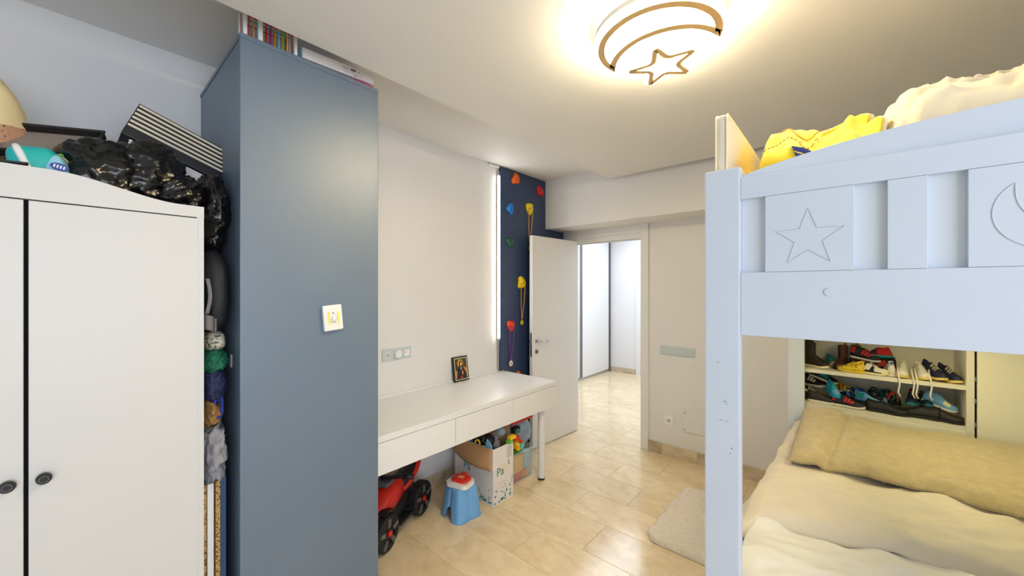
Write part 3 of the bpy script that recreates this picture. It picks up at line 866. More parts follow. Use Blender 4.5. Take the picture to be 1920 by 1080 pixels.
# back wall: glass switch strip, socket, blank plate
t = thing('switch_strip', 'long pale glass switch strip on the wall beside the doorway', 'switch', (-1.18, YB, 0.975))
obj('plate', Box(-1.328, -1.022, YB - 0.009, YB - .0005, 0.934, 1.014, bev=0.002), 'glass_plate', t)
for i in range(4): obj('key', Box(-1.32 + i * 0.0745, -1.2495 + i * 0.0745, YB - 0.0105, YB - 0.009, 0.94, 1.008, bev=0.0006), 'glass_plate', t)
t = thing('wall_socket', 'single white wall socket low beside the doorway', 'socket', (-1.249, YB, 0.33))
obj('plate', Box(-1.29, -1.208, YB - 0.008, YB - .0005, 0.288, 0.372, bev=0.003), 'white_plastic', t)
socket(t, (-1.249, YB - 0.008, 0.33), (0, -1, 0))
t = thing('cover_plate', 'blank white cover plate screwed low on wall behind bed post', 'plate', (-0.96, YB, 0.36))
obj('plate', Box(-1.125, -0.80, YB - 0.008, YB - .0005, 0.262, 0.452, bev=0.0015), 'white_door', t)
for z in (0.282, 0.432): obj('screw', Cyl((-1.108, YB - 0.009, z), 0.0055, 0.003, 12, axis='y'), 'steel', t)
# stick-on light switch on the slate column
t = thing('dimmer_switch', 'white stick-on dimmer switch with yellow label on slate column', 'switch', (-1.715, 0.74, 1.42))
mt = Matrix.Translation((-1.7145, 0.7405, 1.42)) @ Matrix.Rotation(math.radians(5), 4, 'X')
def dm(*a, **k): return box(bmesh.new(), *a, mtx=mt, **k)
obj('housing', dm(0, 0.02, -0.041, 0.041, -0.056, 0.056, bev=0.006), 'white_plastic', t, smooth=False)
defm('label_yellow', (244, 226, 120), 0.5)
obj('label_sticker', dm(0.0202, 0.0206, -0.024, 0.026, -0.028, 0.026), 'label_yellow', t)
obj('label_stripe', dm(0.0207, 0.0209, -0.014, 0.016, -0.028, 0.026), 'white_plastic', t)
obj('dial', cyl(bmesh.new(), mt @ Vector((0.026, 0.0, 0.0)), 0.0095, 0.011, 20, axis='x', bev=0.001), 'white_plastic', t)
for k in range(5):
    a = math.radians(50 - 30 * k)
    obj('dial_mark', dm(0.0209, 0.0212, 0.0155 * math.cos(a) - 0.0013, 0.0155 * math.cos(a) + 0.0013, 0.0155 * math.sin(a) - 0.0013, 0.0155 * math.sin(a) + 0.0013), 'dark_print', t)
obj('bulb_mark', prism(bmesh.new(), [(-0.004, 0.024), (0.004, 0.024), (0.002, 0.016), (-0.002, 0.016)], 0.0209, 0.0212, 'yz', mt), 'grey_print', t)
obj('maker_mark', dm(0.0209, 0.0212, -0.010, 0.010, -0.021, -0.018), 'grey_print', t)

# icon on the desk
t = thing('framed_icon', 'small dark framed icon of haloed figure leaning on wall upon desk', 'picture', (-2.385, 2.08, 0.79))
mt = Matrix.Translation((-2.372, 2.0, 0.7905)) @ Matrix.Rotation(math.radians(-9), 4, 'Y')
# local: x thickness (front at 0), y width 0..0.15, z height 0..0.2
def icp(poly, d, m): obj_ = obj(m[0], prism(bmesh.new(), poly, d, d + 0.0004, 'yz', mt), m[1], t); return obj_
obj('panel', box(bmesh.new(), -0.02, 0, 0, 0.155, 0, 0.20, bev=0.0015, mtx=mt), 'black_plastic', t)
defm('icon_border', (206, 196, 160), 0.5); defm('icon_ground', (70, 52, 34), 0.5); defm('icon_gold', (224, 178, 60), 0.4)
defm('icon_amber', (206, 132, 40), 0.5); defm('icon_robe', (24, 26, 40), 0.5); defm('icon_skin', (222, 160, 110), 0.5); defm('icon_red', (190, 50, 30), 0.5)
def el(cy, cz, ry, rz, n=24): return [(cy + ry * math.cos(2 * PI * i / n), cz + rz * math.sin(2 * PI * i / n)) for i in range(n)]
icp([(0.010, 0.011), (0.145, 0.011), (0.145, 0.189), (0.010, 0.189)], 0.0002, ('painted_border', 'icon_border'))
icp([(0.017, 0.018), (0.138, 0.018), (0.138, 0.182), (0.017, 0.182)], 0.0007, ('painted_ground', 'icon_ground'))
icp([(0.017, 0.03), (0.138, 0.03), (0.138, 0.095), (0.11, 0.115), (0.017, 0.085)], 0.0012, ('painted_sky', 'icon_amber'))
icp(el(0.072, 0.142, 0.030, 0.033), 0.0017, ('painted_halo', 'icon_gold'))
icp([(0.024, 0.018), (0.132, 0.018), (0.128, 0.06), (0.108, 0.098), (0.096, 0.12), (0.094, 0.155), (0.076, 0.168), (0.057, 0.155), (0.054, 0.12), (0.036, 0.092)], 0.0022, ('painted_robe', 'icon_robe'))
icp(el(0.078, 0.138, 0.011, 0.017), 0.0027, ('painted_face', 'icon_skin'))
icp([(0.066, 0.112), (0.086, 0.112), (0.078, 0.088)], 0.0027, ('painted_neck', 'icon_skin'))
icp(el(0.088, 0.068, 0.007, 0.018, 14), 0.0027, ('painted_hand', 'icon_skin'))
icp([(0.062, 0.02), (0.082, 0.022), (0.086, 0.045), (0.068, 0.04)], 0.0027, ('painted_sleeve', 'icon_red'))

# ================================================================== climbing holds and medals
def hold(label, y, z, m, seed, s=0.045, rot=0.0):
    t = thing('climbing_hold', label, 'climbing hold', (XL + 0.02, y, z), group='climbing holds on the navy board')
    bm = bmesh.new(); tt = bmesh.new()
    bmesh.ops.create_icosphere(tt, subdivisions=4, radius=1)
    for v in tt.verts:
        n = v.co.normalized()
        a = math.atan2(n.z, n.y) + rot
        lob = 1 + (0.15 * math.cos(3 * a) + 0.07 * math.sin(2 * a + seed)) * (1 - n.x * n.x)
        q = Vector((n.x * 0.62, n.y * lob, n.z * lob))
        q *= 1 + 0.16 * mnoise.noise(q * 2.6 + Vector((seed * 3.3, 0, 0)))
        v.co = q * s
        if v.co.x < 0: v.co.x = 0.0
    merge(bm, tt, Matrix.Translation((XL + 0.0202, y, z)))
    b = obj('grip', bm, m, t, smooth=True)
    obj('bolt', Cyl((XL + 0.02 + s * 0.6, y + 0.006, z + 0.006), 0.007, 0.006, 12, axis='x'), 'steel', t)
    obj('bolt_hole', Cyl((XL + 0.02 + s * 0.635, y - 0.016, z - 0.010), 0.005, 0.004, 12, axis='x'), 'black', t)
for k, c in (('h_orange', (240, 104, 20)), ('h_red', (206, 26, 26)), ('h_blue', (28, 118, 210)), ('h_yellow', (250, 220, 24)), ('h_green', (26, 84, 60)), ('h_redorange', (226, 62, 26))): defm(k, c, 0.45)
hold('bright orange climbing hold at the top of the navy board', 2.768, 2.590, 'h_orange', 1, 0.052, 2.6)
hold('crimson climbing hold beside the upper corner of the beam', 3.150, 2.545, 'h_red', 2, 0.052, 0.3)
hold('sky blue climbing hold on the navy board', 2.692, 2.296, 'h_blue', 3, 0.048, 1.0)
hold('yellow climbing hold highest on board, with medal ribbon behind open door', 2.98, 2.345, 'h_yellow', 4, 0.055, 3.6)
hold('dark green climbing hold on the navy board', 2.692, 1.980, 'h_green', 5, 0.048, 1.5)
hold('lower yellow climbing hold holding medal beside door edge', 2.857, 1.600, 'h_yellow', 6, 0.055, 2.2)
hold('red-orange climbing hold holding purple medal ribbon', 2.70, 1.197, 'h_redorange', 7, 0.05, 1.6)
hold('orange climbing hold lowest on board, half hidden by desk', 2.81, 0.70, 'h_orange', 8, 0.045, 0.6)
def medal(label, y, z0, z1, w, rib, disc, r):
    t = thing('medal', label, 'medal', (XL + 0.03, y, z1 - r), group='medals on the climbing holds')
    x = XL + 0.05
    bm = bmesh.new()
    for s in (-1, 1):
        tube(bm, [(x - 0.012, y + s * w * 0.75, z0 + 0.02), (x, y + s * w, z0 - 0.02), (x - 0.008, y + s * w * 0.72, z0 * 0.5 + z1 * 0.5), (x - 0.016, y + s * 0.003, z1 + r + 0.012)], 0.0055, 6, flat=0.35)
    tube(bm, [(x - 0.012, y - w * 0.75, z0 + 0.02), (x - 0.014, y, z0 + 0.034), (x - 0.012, y + w * 0.75, z0 + 0.02)], 0.0055, 6, flat=0.35)
    obj('ribbon', bm, rib, t)
    obj('disc', Cyl((x - 0.016, y, z1), r, 0.005, 28, axis='x', bev=0.001), disc, t)
    obj('emblem', Cyl((x - 0.0125, y, z1), r * 0.4, 0.003, 24, axis='x'), 'brass' if disc != 'medal_white' else 'brass', t)
    obj('loop', Cyl((x - 0.016, y, z1 + r + 0.006), 0.006, 0.004, 12, axis='x'), 'brass', t)
defm('brass', (206, 172, 70), 0.3, metal=0.8); defm('medal_yellow', (244, 222, 40), 0.35); defm('medal_white', (238, 226, 214), 0.35)
defm('ribbon_gold', (206, 150, 60), 0.6); defm('ribbon_purple', (110, 44, 150), 0.6)
medal('gold ribbon medal hanging highest behind the open door', 2.972, 2.345, 1.945, 0.032, 'ribbon_gold', 'brass', 0.022)
medal('round yellow medal on gold ribbon near the door edge', 2.853, 1.600, 1.215, 0.030, 'ribbon_gold', 'medal_yellow', 0.022)
medal('white disc medal on purple ribbon above the desk', 2.692, 1.197, 0.842, 0.032, 'ribbon_purple', 'medal_white', 0.026)

# ================================================================== ride-on bike under the desk
t = thing('ride_on_bike', 'red and black toy ride-on quad bike under the desk', 'toy vehicle', (-2.215, 1.342, 0), (0, 0, math.radians(-66)))
def W(nm, bm, m, par=None, **k): return obj(nm, bm, m, par or t, world=False, **k)
for wx, r in ((-0.195, 0.112), (0.195, 0.106)):
    for s in (-1, 1):
        y = 0.088 * s
        prof = [(r * 0.55, -0.030), (r * 0.86, -0.032), (r * 0.97, -0.026), (r, -0.012), (r, 0.012), (r * 0.97, 0.026), (r * 0.86, 0.032), (r * 0.55, 0.030)]
        bm = bmesh.new(); n = 40
        rings = [[(wx + a * (1.0 if k % 2 == 0 or abs(b) > 0.025 else 0.96) * math.cos(2 * PI * k / n), y + b, r + a * (1.0 if k % 2 == 0 or abs(b) > 0.025 else 0.96) * math.sin(2 * PI * k / n)) for k in range(n)] for a, b in prof]
        loft(bm, rings, True, False)
        w = W('wheel', bm, 'tyre')
        cyl_ = cyl(bmesh.new(), (wx, y, r), r * 0.56, 0.050, 28, axis='y')
        W('rim', cyl_, 'toy_black', w)
        for k in range(5):
            a = 2 * PI * k / 5 + 0.3
            c = Vector((wx + r * 0.62 * math.cos(a), y + 0.031 * s, r + r * 0.62 * math.sin(a)))
            m4 = Matrix.Translation(c) @ Matrix.Rotation(-a, 4, 'Y')
            W('spoke', box(bmesh.new(), -r * 0.26, r * 0.2, -0.004, 0.004, -0.012, 0.012, bev=0.002, mtx=m4), 'toy_grey', w)
        W('hub_cap', cyl(bmesh.new(), (wx, y + 0.034 * s, r), 0.017, 0.012, 20, axis='y', bev=0.002), 'toy_red', w)
# chassis
def ell(x, cz, ry, rz, n=20, p=0.8):
    o = []
    for k in range(n):
        a = 2 * PI * k / n; c, s_ = math.cos(a), math.sin(a)
        o.append((x, math.copysign(abs(c) ** p, c) * ry, cz + math.copysign(abs(s_) ** p, s_) * rz))
    return o
W('chassis', loft(bmesh.new(), [ell(-0.25, .14, .03, .02), ell(-0.22, .15, .05, .05), ell(-0.1, .13, .066, .065), ell(0.03, .125, .07, .065), ell(0.14, .13, .055, .05), ell(0.23, .13, .03, .02)]), 'toy_black', smooth=True)
for wx, r in ((-0.195, 0.112), (0.195, 0.106)): W('axle', Cyl((wx, 0, r), 0.012, 0.18, 12, axis='y'), 'toy_grey')
W('fairing', loft(bmesh.new(), [ell(-0.07, .255, .045, .045), ell(-0.03, .255, .07, .075), ell(0.05, .25, .085, .085), ell(0.13, .225, .085, .085), ell(0.21, .185, .07, .06), ell(0.27, .165, .04, .03), ell(0.29, .16, .01, .008)]), 'toy_red', smooth=True)
W('seat', loft(bmesh.new(), [ell(-0.25, .322, .028, .016), ell(-0.22, .312, .05, .028), ell(-0.14, .280, .06, .035), ell(-0.06, .268, .06, .035), ell(-0.02, .270, .03, .02)]), 'toy_black', smooth=True)
W('tail', loft(bmesh.new(), [ell(-0.285, .352, .012, .008), ell(-0.27, .340, .055, .016), ell(-0.20, .298, .074, .024), ell(-0.11, .252, .074, .026), ell(-0.05, .225, .055, .02), ell(-0.03, .22, .02, .01)]), 'toy_red', smooth=True)
W('handlebar', Tube([(0.03, -0.17, 0.372), (0.06, -0.10, 0.375), (0.075, 0, 0.362), (0.06, 0.10, 0.375), (0.03, 0.17, 0.372)], 0.012, 12), 'toy_black', smooth=True)
for s in (-1, 1): W('grip', Tube([(0.048, 0.115 * s, 0.3745), (0.028, 0.175 * s, 0.372)], 0.017, 12), 'toy_black', smooth=True)
W('steering_column', Tube([(0.075, 0, 0.30), (0.075, 0, 0.362)], 0.022, 12), 'toy_black')
W('dashboard', box(bmesh.new(), 0.05, 0.13, -0.05, 0.05, 0.325, 0.352, bev=0.008), 'toy_grey')
for s in (-1, 1):
    W('mudguard', loft(bmesh.new(), [[(0.195 + 0.125 * math.cos(a), s * 0.088 + yy, 0.112 + 0.125 * math.sin(a)) for yy in (-0.028, 0.028)] + [(0.195 + 0.117 * math.cos(a), s * 0.088 + yy, 0.112 + 0.117 * math.sin(a)) for yy in (0.028, -0.028)] for a in [math.radians(70 + 60 * i / 8) for i in range(9)]]), 'toy_black')
    W('foot_rest', box(bmesh.new(), -0.07, 0.07, s * 0.085 - 0.03, s * 0.085 + 0.03, 0.075, 0.095, bev=0.006), 'toy_black')

# ================================================================== blue step stool and toy lid on it
def stool():
    bm = bmesh.new(); n = 96; nz = 14; H = 0.198
    rings = []
    def R(a, z):
        c, s = abs(math.cos(a)), abs(math.sin(a))
        base = 1.0 / (c ** 5 + s ** 5) ** (1 / 5)
        side = 0.110 - 0.026 * z / H
        groove = 1 - 0.085 * math.exp(-((math.cos(2 * a) ** 2 - 1) / 0.06) ** 2) * (1 if z < H * 0.93 else max(0, (H - z) / (H * 0.07)))
        return side * base * groove
    def zb(a):
        d = min(abs(((a - k * PI / 2 + PI) % (2 * PI)) - PI) for k in range(4))
        w = 0.30
        if min(abs(((a - k * PI + PI) % (2 * PI)) - PI) for k in range(2)) < 0.8: return 0
        return 0.078 * math.sqrt(max(0, 1 - (d / w) ** 4)) if d < w else 0
    for i in range(nz + 1):
        ring = []
        for k in range(n):
            a = 2 * PI * k / n; z = zb(a) + (H - zb(a)) * i / nz
            r = R(a, z)
            if z < 0.012: r *= 1.03
            ring.append((r * math.cos(a), r * math.sin(a), z))
        rings.append(ring)
    top = rings[-1]
    rings.append([(x * 0.95, y * 0.95, H + 0.006) for x, y, z in top])
    rings.append([(x * 0.5, y * 0.5, H + 0.008) for x, y, z in top])
    loft(bm, rings, True, False)
    bm.faces.new(bm.verts[-n:] if False else [v for v in list(bm.verts)[-n:]])
    return bm
t = thing('step_stool', 'light blue plastic step stool on the floor beside cardboard box', 'stool', (-2.005, 1.745, 0), (0, 0, math.radians(-4)))
obj('body', stool(), 'stool_blue', t, world=False, smooth=True, solid=0.004)
t = thing('toy_tray', 'white toy tray with red cover lying on the blue stool', 'toy', (-2.0, 1.735, 0.208), (0, 0, math.radians(14)))
obj('tray', Prism(rrect(-0.085, 0.085, -0.068, 0.068, 0.035), 0.0, 0.026, 'xy'), 'white_plastic', t, world=False)
obj('cover', loft(bmesh.new(), [[(x * s, y * s + 0.008, z) for x, y in rrect(-0.064, 0.064, -0.048, 0.048, 0.03)] for s, z in ((1.0, 0.026), (1.0, 0.036), (0.94, 0.042), (0.6, 0.044))]), 'toy_red', t, world=False, smooth=False)
obj('button', Box(-0.02, 0.02, -0.008, 0.022, 0.0442, 0.0485, bev=0.001), 'icon_skin', t, world=False)
obj('handle', Tube([(-0.03, 0.055, 0.03), (-0.02, 0.055, 0.052), (0.02, 0.055, 0.052), (0.03, 0.055, 0.03)], 0.006, 8), 'toy_red', t, world=False, smooth=True)

# ================================================================== cardboard box of toys
X0, X1, Y0, Y1, HB = -2.30, -1.887, 1.938, 2.155, 0.405
t = thing('cardboard_box', 'open white nappy carton with teal hearts under the desk', 'box', ((X0 + X1) / 2, (Y0 + Y1) / 2, 0))
w = 0.004
obj('side', Box(X0, X1, Y0, Y0 + w, 0, HB), 'card_white', t); obj('side', Box(X0, X1, Y1 - w, Y1, 0, HB), 'card_white', t)
obj('side', Box(X0, X0 + w, Y0 + w, Y1 - w, 0, HB), 'card_white', t); obj('side', Box(X1 - w, X1, Y0 + w, Y1 - w, 0, HB), 'card_white', t)
obj('bottom', Box(X0 + w, X1 - w, Y0 + w, Y1 - w, 0, w), 'card_brown', t)
obj('lining', Box(X0 + w, X1 - w, Y1 - w - .001, Y1 - w, 0.1, HB), 'card_brown', t)
def flap(u, v):
    x = X0 + 0.005 + (X1 - X0 - 0.012) * u
    return (x, Y0 - 0.002 - 0.03 * math.sin(u * PI) * math.sin(v * PI * 0.7) - 0.008 * v, HB - (0.10 + 0.05 * math.sin(u * PI * 0.5 + 0.3)) * v)
obj('flap', sheet(flap, 16, 8), 'card_brown', t, smooth=True, solid=0.004)
def flap2(u, v): return (X0 + (X1 - X0 - 0.05) * u, Y1 - 0.002 + 0.02 * v, HB + 0.13 * v)
obj('flap', sheet(flap2, 4, 6), 'card_brown', t, solid=0.004)
tb = text_bm('Pa', 0.085); on_plane(tb, (X1 + 0.0004, Y0 + 0.035, 0.20), (0, 1, 0), (0, 0, 1), (1, 0, 0))
obj('brand_print', tb, 'teal_print', t)
tb = text_bm('S', 0.05); on_plane(tb, (X1 + 0.0004, Y0 + 0.155, 0.25), (0, 1, 0), (0, 0, 1), (1, 0, 0))
obj('size_print', tb, 'dark_print', t)
tb = text_bm('Pa', 0.085); on_plane(tb, (X0 + 0.10, Y0 - 0.0006, 0.19), (1, 0, 0), (0, 0, 1), (0, -1, 0))
obj('brand_print', tb, 'teal_print', t)
for nm, y0, y1, z0, z1, m in (('label_print', .07, .15, .20, .28, 'label_cream'), ('label_print', .06, .13, .135, .155, 'label_cream'), ('panel_print', .145, .20, .30, .38, 'label_grey')):
    if m not in M: defm(m, (226, 214, 200) if m == 'label_cream' else (196, 194, 194), 0.7)
    obj(nm, Box(X1, X1 + .0003, Y0 + y0, Y0 + y1, z0, z1), m, t)
def heart(s):
    o = []
    for i in range(14):
        a = 2 * PI * i / 14
        o.append((s * 16 * math.sin(a) ** 3 / 17, s * (13 * math.cos(a) - 5 * math.cos(2 * a) - 2 * math.cos(3 * a) - math.cos(4 * a)) / 17))
    return o
random.seed(3)
hb1 = bmesh.new(); hb2 = bmesh.new()
for i in range(34):
    q = random.random() ** 1.6; z = 0.016 + 0.11 * q; s = random.uniform(0.006, 0.011) * (1.1 - 0.5 * q)
    y = random.uniform(Y0 + 0.012, Y1 - 0.012)
    prism(hb1, [(y + a, z + b + (0.03 if y > Y0 + .14 else 0) * q) for a, b in heart(s)], X1, X1 + 0.0005, 'yz')
for i in range(60):
    q = random.random() ** 1.6; z = 0.016 + 0.11 * q; s = random.uniform(0.006, 0.011) * (1.1 - 0.5 * q)
    x = random.uniform(X0 + 0.012, X1 - 0.012)
    prism(hb2, [(x + a, z + b) for a, b in heart(s)], Y0 - 0.0005, Y0, 'xz')
for hb in (hb1, hb2):
    h_ = obj('heart_print', hb, 'teal_print', t); h_['kind'] = 'stuff'
# toys heaped in the carton
G = 'toys in the carton'
def toy(name, bm, m, label, smooth=True, g=G): return one(name, bm, m, label, 'toy', group=g, smooth=smooth)
toy('toy_filling', Blob((-2.09, 2.045, 0.33), (0.19, 0.10, 0.07), 0.12, 9, 3, 2), 'toy_black', 'dark jumble of toys filling the carton')
tt = thing('toy_mask', 'round dark toy mask with green dots in the carton', 'toy', (-2.0, 2.0, 0.40), group=G)
obj('shell', Blob((-2.005, 2.01, 0.425), (0.055, 0.045, 0.045), 0.05, 8, 3, 5), 'toy_black', tt, smooth=True)
for a, b, c in ((-2.02, 1.966, 0.43), (-1.995, 1.966, 0.42), (-2.01, 1.97, 0.445)): obj('dot', Blob((a, b, c), (.005, .003, .005), 0, 1, 2), 'toy_teal', tt)
tt = thing('toy_goggles', 'dark toy goggles with pale rim in the carton', 'toy', (-2.08, 1.99, 0.40), group=G)
obj('lens', Blob((-2.10, 1.985, 0.412), (0.035, 0.025, 0.028), 0.03, 8, 3, 6), 'toy_black', tt, smooth=True)
obj('rim', Tube([(-2.09 + 0.085 * math.cos(a), 1.962 + 0.012 * math.sin(a), 0.395 + 0.03 * math.sin(a)) for a in [PI + PI * i / 12 for i in range(13)]], 0.007, 8), 'grey_plastic', tt, smooth=True)
toy('toy_sheet', Prism([(-1.99, 0.36), (-1.915, 0.37), (-1.925, 0.425), (-1.97, 0.455)], 1.958, 1.966, 'xz'), 'pale_blue', 'pale folded paper piece at the carton front', False)
toy('toy_ring', Tube([(-2.06 + 0.024 * math.cos(a), 1.952 + 0.003 * math.sin(a), 0.405 + 0.022 * math.sin(a)) for a in [2 * PI * i / 20 * 0.8 - 0.3 for i in range(21)]], 0.007, 8), 'toy_yellow', 'curved yellow plastic toy ring at the carton front')
toy('toy_ball', Blob((-2.145, 1.965, 0.405), (.018, .018, .018), 0, 1, 3), 'toy_blue', 'blue toy ball next to yellow ring in carton')
toy('toy_ball', Blob((-2.0, 1.958, 0.392), (.015, .012, .012), 0, 1, 3), 'pale_blue', 'little light blue toy bead at the carton front')
toy('toy_block', Box(-2.23, -2.16, 1.95, 1.99, 0.37, 0.425, bev=0.006), 'toy_red', 'dark red toy block at the far carton corner', False)
def bottle(bm, a, b, r):
    a, b = Vector(a), Vector(b)
    tube(bm, [a, a + (b - a) * 0.05, a + (b - a) * 0.7, a + (b - a) * 0.82, b], [r * 0.8, r, r, r * 0.45, r * 0.4], 16); return bm
toy('plastic_bottle', bottle(bmesh.new(), (-2.03, 2.10, 0.42), (-1.92, 2.08, 0.50), 0.034), 'clear', 'clear ribbed plastic bottle leaning at the back of carton')
toy('plastic_bottle', bottle(bmesh.new(), (-1.94, 2.03, 0.34), (-1.935, 2.02, 0.465), 0.026), 'clear', 'upright clear plastic bottle at the carton corner')
toy('plastic_dome', Blob((-1.96, 2.10, 0.475), (.035, .035, .035), 0.02, 3, 3), 'clear_blue', 'pale blue plastic dome at the back of carton')
toy('toy_brick', Box(-1.905, -1.865, 2.09, 2.13, 0.405, 0.43, bev=0.004), 'toy_green', 'lime green toy brick on the carton rim', False)
toy('toy_brick', Box(-1.90, -1.862, 2.10, 2.16, 0.432, 0.458, bev=0.004), 'toy_yellow', 'yellow toy brick on top of the carton rim', False)
toy('toy_brick', Box(-1.90, -1.87, 2.158, 2.215, 0.40, 0.43, bev=0.004), 'icon_red', 'dark red toy brick between carton and clear bin', False)

# ================================================================== clear bin with toys
bx0, bx1, by0, by1, bh = -2.30, -1.975, 2.235, 2.525, 0.235
t = thing('storage_bin', 'clear plastic bin full of toys behind the desk leg', 'bin', (-2.14, 2.36, 0))
def shell(x0, x1, y0, y1, z0, z1, r, tp):
    return loft(bmesh.new(), [[(x, y, z0) for x, y in rrect(x0 + tp, x1 - tp, y0 + tp, y1 - tp, r)], [(x, y, z1) for x, y in rrect(x0, x1, y0, y1, r)]], True, False)
obj('wall', shell(bx0, bx1, by0, by1, 0.003, bh, 0.03, 0.012), 'clear', t, smooth=False, solid=0.002)
obj('floor_plate', Prism(rrect(bx0 + .012, bx1 - .012, by0 + .012, by1 - .012, 0.03), 0.001, 0.005, 'xy'), 'clear', t)
obj('rim', Tube([(x, y, bh) for x, y in rrect(bx0 - .003, bx1 + .003, by0 - .003, by1 + .003, 0.03)] + [(bx1 + .003, by1 - .033, bh)], 0.006, 8), 'clear', t)
G2 = 'toys in the clear bin'
def toy2(*a, **k): return toy(*a, g=G2, **k)
toy2('toy_block', Box(-2.03, -1.993, 2.29, 2.40, 0.07, 0.20, bev=0.008), 'toy_yellow', 'big yellow toy block inside the clear bin', False)
toy2('toy_block', Box(-2.05, -1.995, 2.28, 2.37, 0.012, 0.066, bev=0.008), 'toy_red', 'red toy block at the bottom of clear bin', False)
toy2('toy_block', Box(-2.04, -1.994, 2.38, 2.45, 0.010, 0.064, bev=0.008), 'toy_orange', 'orange toy block at the bottom of clear bin', False)
toy2('toy_block', Box(-2.05, -1.993, 2.415, 2.50, 0.07, 0.205, bev=0.01), 'pale_blue', 'sky blue toy piece standing in the clear bin', False)
toy2('toy_block', Box(-2.10, -2.05, 2.262, 2.45, 0.01, 0.20, bev=0.01), 'toy_green', 'green toy block at the back of clear bin', False)
tt = thing('activity_ball', 'many-sided toy with teal pentagon face on the clear bin', 'toy', (-2.01, 2.345, 0.24), group=G2)
bm = bmesh.new(); tb2 = bmesh.new(); bmesh.ops.create_icosphere(tb2, subdivisions=1, radius=0.052); merge(bm, tb2, Matrix.Translation((-2.01, 2.345, 0.292)))
obj('core', bm, 'toy_yellow', tt)
for (dy, dz, m, r) in ((0.0, 0.0, 'toy_teal', 0.026), (-0.036, -0.022, 'toy_yellow', 0.02), (0.035, 0.015, 'toy_orange', 0.018), (-0.01, 0.04, 'toy_red', 0.016), (0.03, -0.03, 'pale_stripe', 0.018)):
    c = Vector((0.045, dy, dz)); n = c.normalized()
    mm = Matrix.Translation(Vector((-2.01, 2.345, 0.292)) + n * 0.051) @ n.to_track_quat('Z', 'Y').to_matrix().to_4x4()
    obj('face_plate', prism(bmesh.new(), [(r * math.cos(2 * PI * i / 5), r * math.sin(2 * PI * i / 5)) for i in range(5)], -0.004, 0.004, 'xy', mm), m, tt)
tt = thing('toy_bag', 'translucent grey bag of toys heaped on the clear bin', 'bag', (-2.08, 2.40, 0.25), group=G2)
obj('bag', Blob((-2.07, 2.435, 0.36), (0.085, 0.095, 0.105), 0.10, 9, 4, 3, ridge=True), 'clear_blue', tt, smooth=True)
obj('toy', Blob((-2.03, 2.47, 0.30), (0.03, 0.035, 0.03), 0.1, 9, 3, 5), 'toy_blue', tt, smooth=True)
obj('toy', Blob((-2.04, 2.41, 0.34), (0.03, 0.035, 0.03), 0.1, 9, 3, 6), 'icon_red', tt, smooth=True)
obj('toy', Blob((-2.05, 2.45, 0.40), (0.035, 0.04, 0.03), 0.1, 9, 3, 7), 'pale_blue', tt, smooth=True)
toy2('toy_car', Box(-2.03, -1.985, 2.28, 2.36, 0.385, 0.44, bev=0.014), 'toy_black', 'black toy with teal light beside the toy bag', False)
toy2('toy_light', Tube([(-1.983, 2.318 + .018 * math.cos(a), 0.41 + .012 * math.sin(a)) for a in [2 * PI * i / 16 for i in range(17)]], 0.004, 6), 'toy_teal', 'teal ring light on the black toy by toy bag')
one('red_board', Box(-2.30, -1.972, 2.24, 2.50, 0.478, 0.492, bev=0.002), 'toy_red', 'flat red board on top of the toy pile under desk', 'board')
# ================================================================== things on the wardrobe
ZT = 1.794
t = thing('speckled_cushion', 'plump cream cushion with brown speckled lower half on the wardrobe', 'cushion', (-2.05, -0.24, ZT + 0.02))
m4 = Matrix.Rotation(math.radians(8), 4, 'X')
bm = Blob((-2.06, -0.272, 2.058), (0.09, 0.165, 0.222), 0.045, 11, 5, 3, mtx=m4, pw=0.9)
lo = bmesh.new(); me = bpy.data.meshes.new('tmp2'); bm.to_mesh(me); lo.from_mesh(me); bpy.data.meshes.remove(me)
bmesh.ops.bisect_plane(bm, geom=bm.verts[:] + bm.edges[:] + bm.faces[:], plane_co=(0, -0.2, 2.055), plane_no=(0, -0.18, 1), clear_inner=True)
bmesh.ops.bisect_plane(lo, geom=lo.verts[:] + lo.edges[:] + lo.faces[:], plane_co=(0, -0.2, 2.055), plane_no=(0, -0.18, 1), clear_outer=True)
defm('cushion_cream', (226, 208, 160), 0.8, var=0.05, scale=12, bump=0.4, bscale=18)
obj('plain_half', bm, 'cushion_cream', t, smooth=True)
obj('speckled_half', lo, 'pillow_speck', t, smooth=True)
# black trays
def tray(name, label, c, rot, L, Wd, H):
    t = thing(name, label, 'tray', c, rot)
    obj('base', Box(-L / 2, L / 2, -Wd / 2, Wd / 2, 0, 0.004), 'tray_inside', t, world=False)
    for x0, x1, y0, y1 in ((-L / 2, L / 2, -Wd / 2, -Wd / 2 + .006), (-L / 2, L / 2, Wd / 2 - .006, Wd / 2), (-L / 2, -L / 2 + .006, -Wd / 2, Wd / 2), (L / 2 - .006, L / 2, -Wd / 2, Wd / 2)):
        obj('rim', Box(x0, x1, y0, y1, 0, H, bev=0.001), 'black_plastic', t, world=False)
    lip = [(-L / 2, -Wd / 2), (L / 2, -Wd / 2), (L / 2, Wd / 2), (-L / 2, Wd / 2), (-L / 2, -Wd / 2)]
    obj('lip', Tube([(x, y, H) for x, y in lip], 0.005, 6), 'black_plastic', t, world=False)
defm('tray_inside', (150, 138, 130), 0.5)
tray('black_tray', 'black plastic tray tilted on wardrobe behind the turquoise pack', (-1.965, -0.055, 2.015), (math.radians(6), math.radians(44), math.radians(-14)), 0.17, 0.23, 0.025)
tray('black_tray', 'black plastic tray lying under the speckled cushion on the wardrobe', (-1.90, -0.20, ZT + 0.105), (math.radians(5), math.radians(16), math.radians(3)), 0.24, 0.20, 0.035)
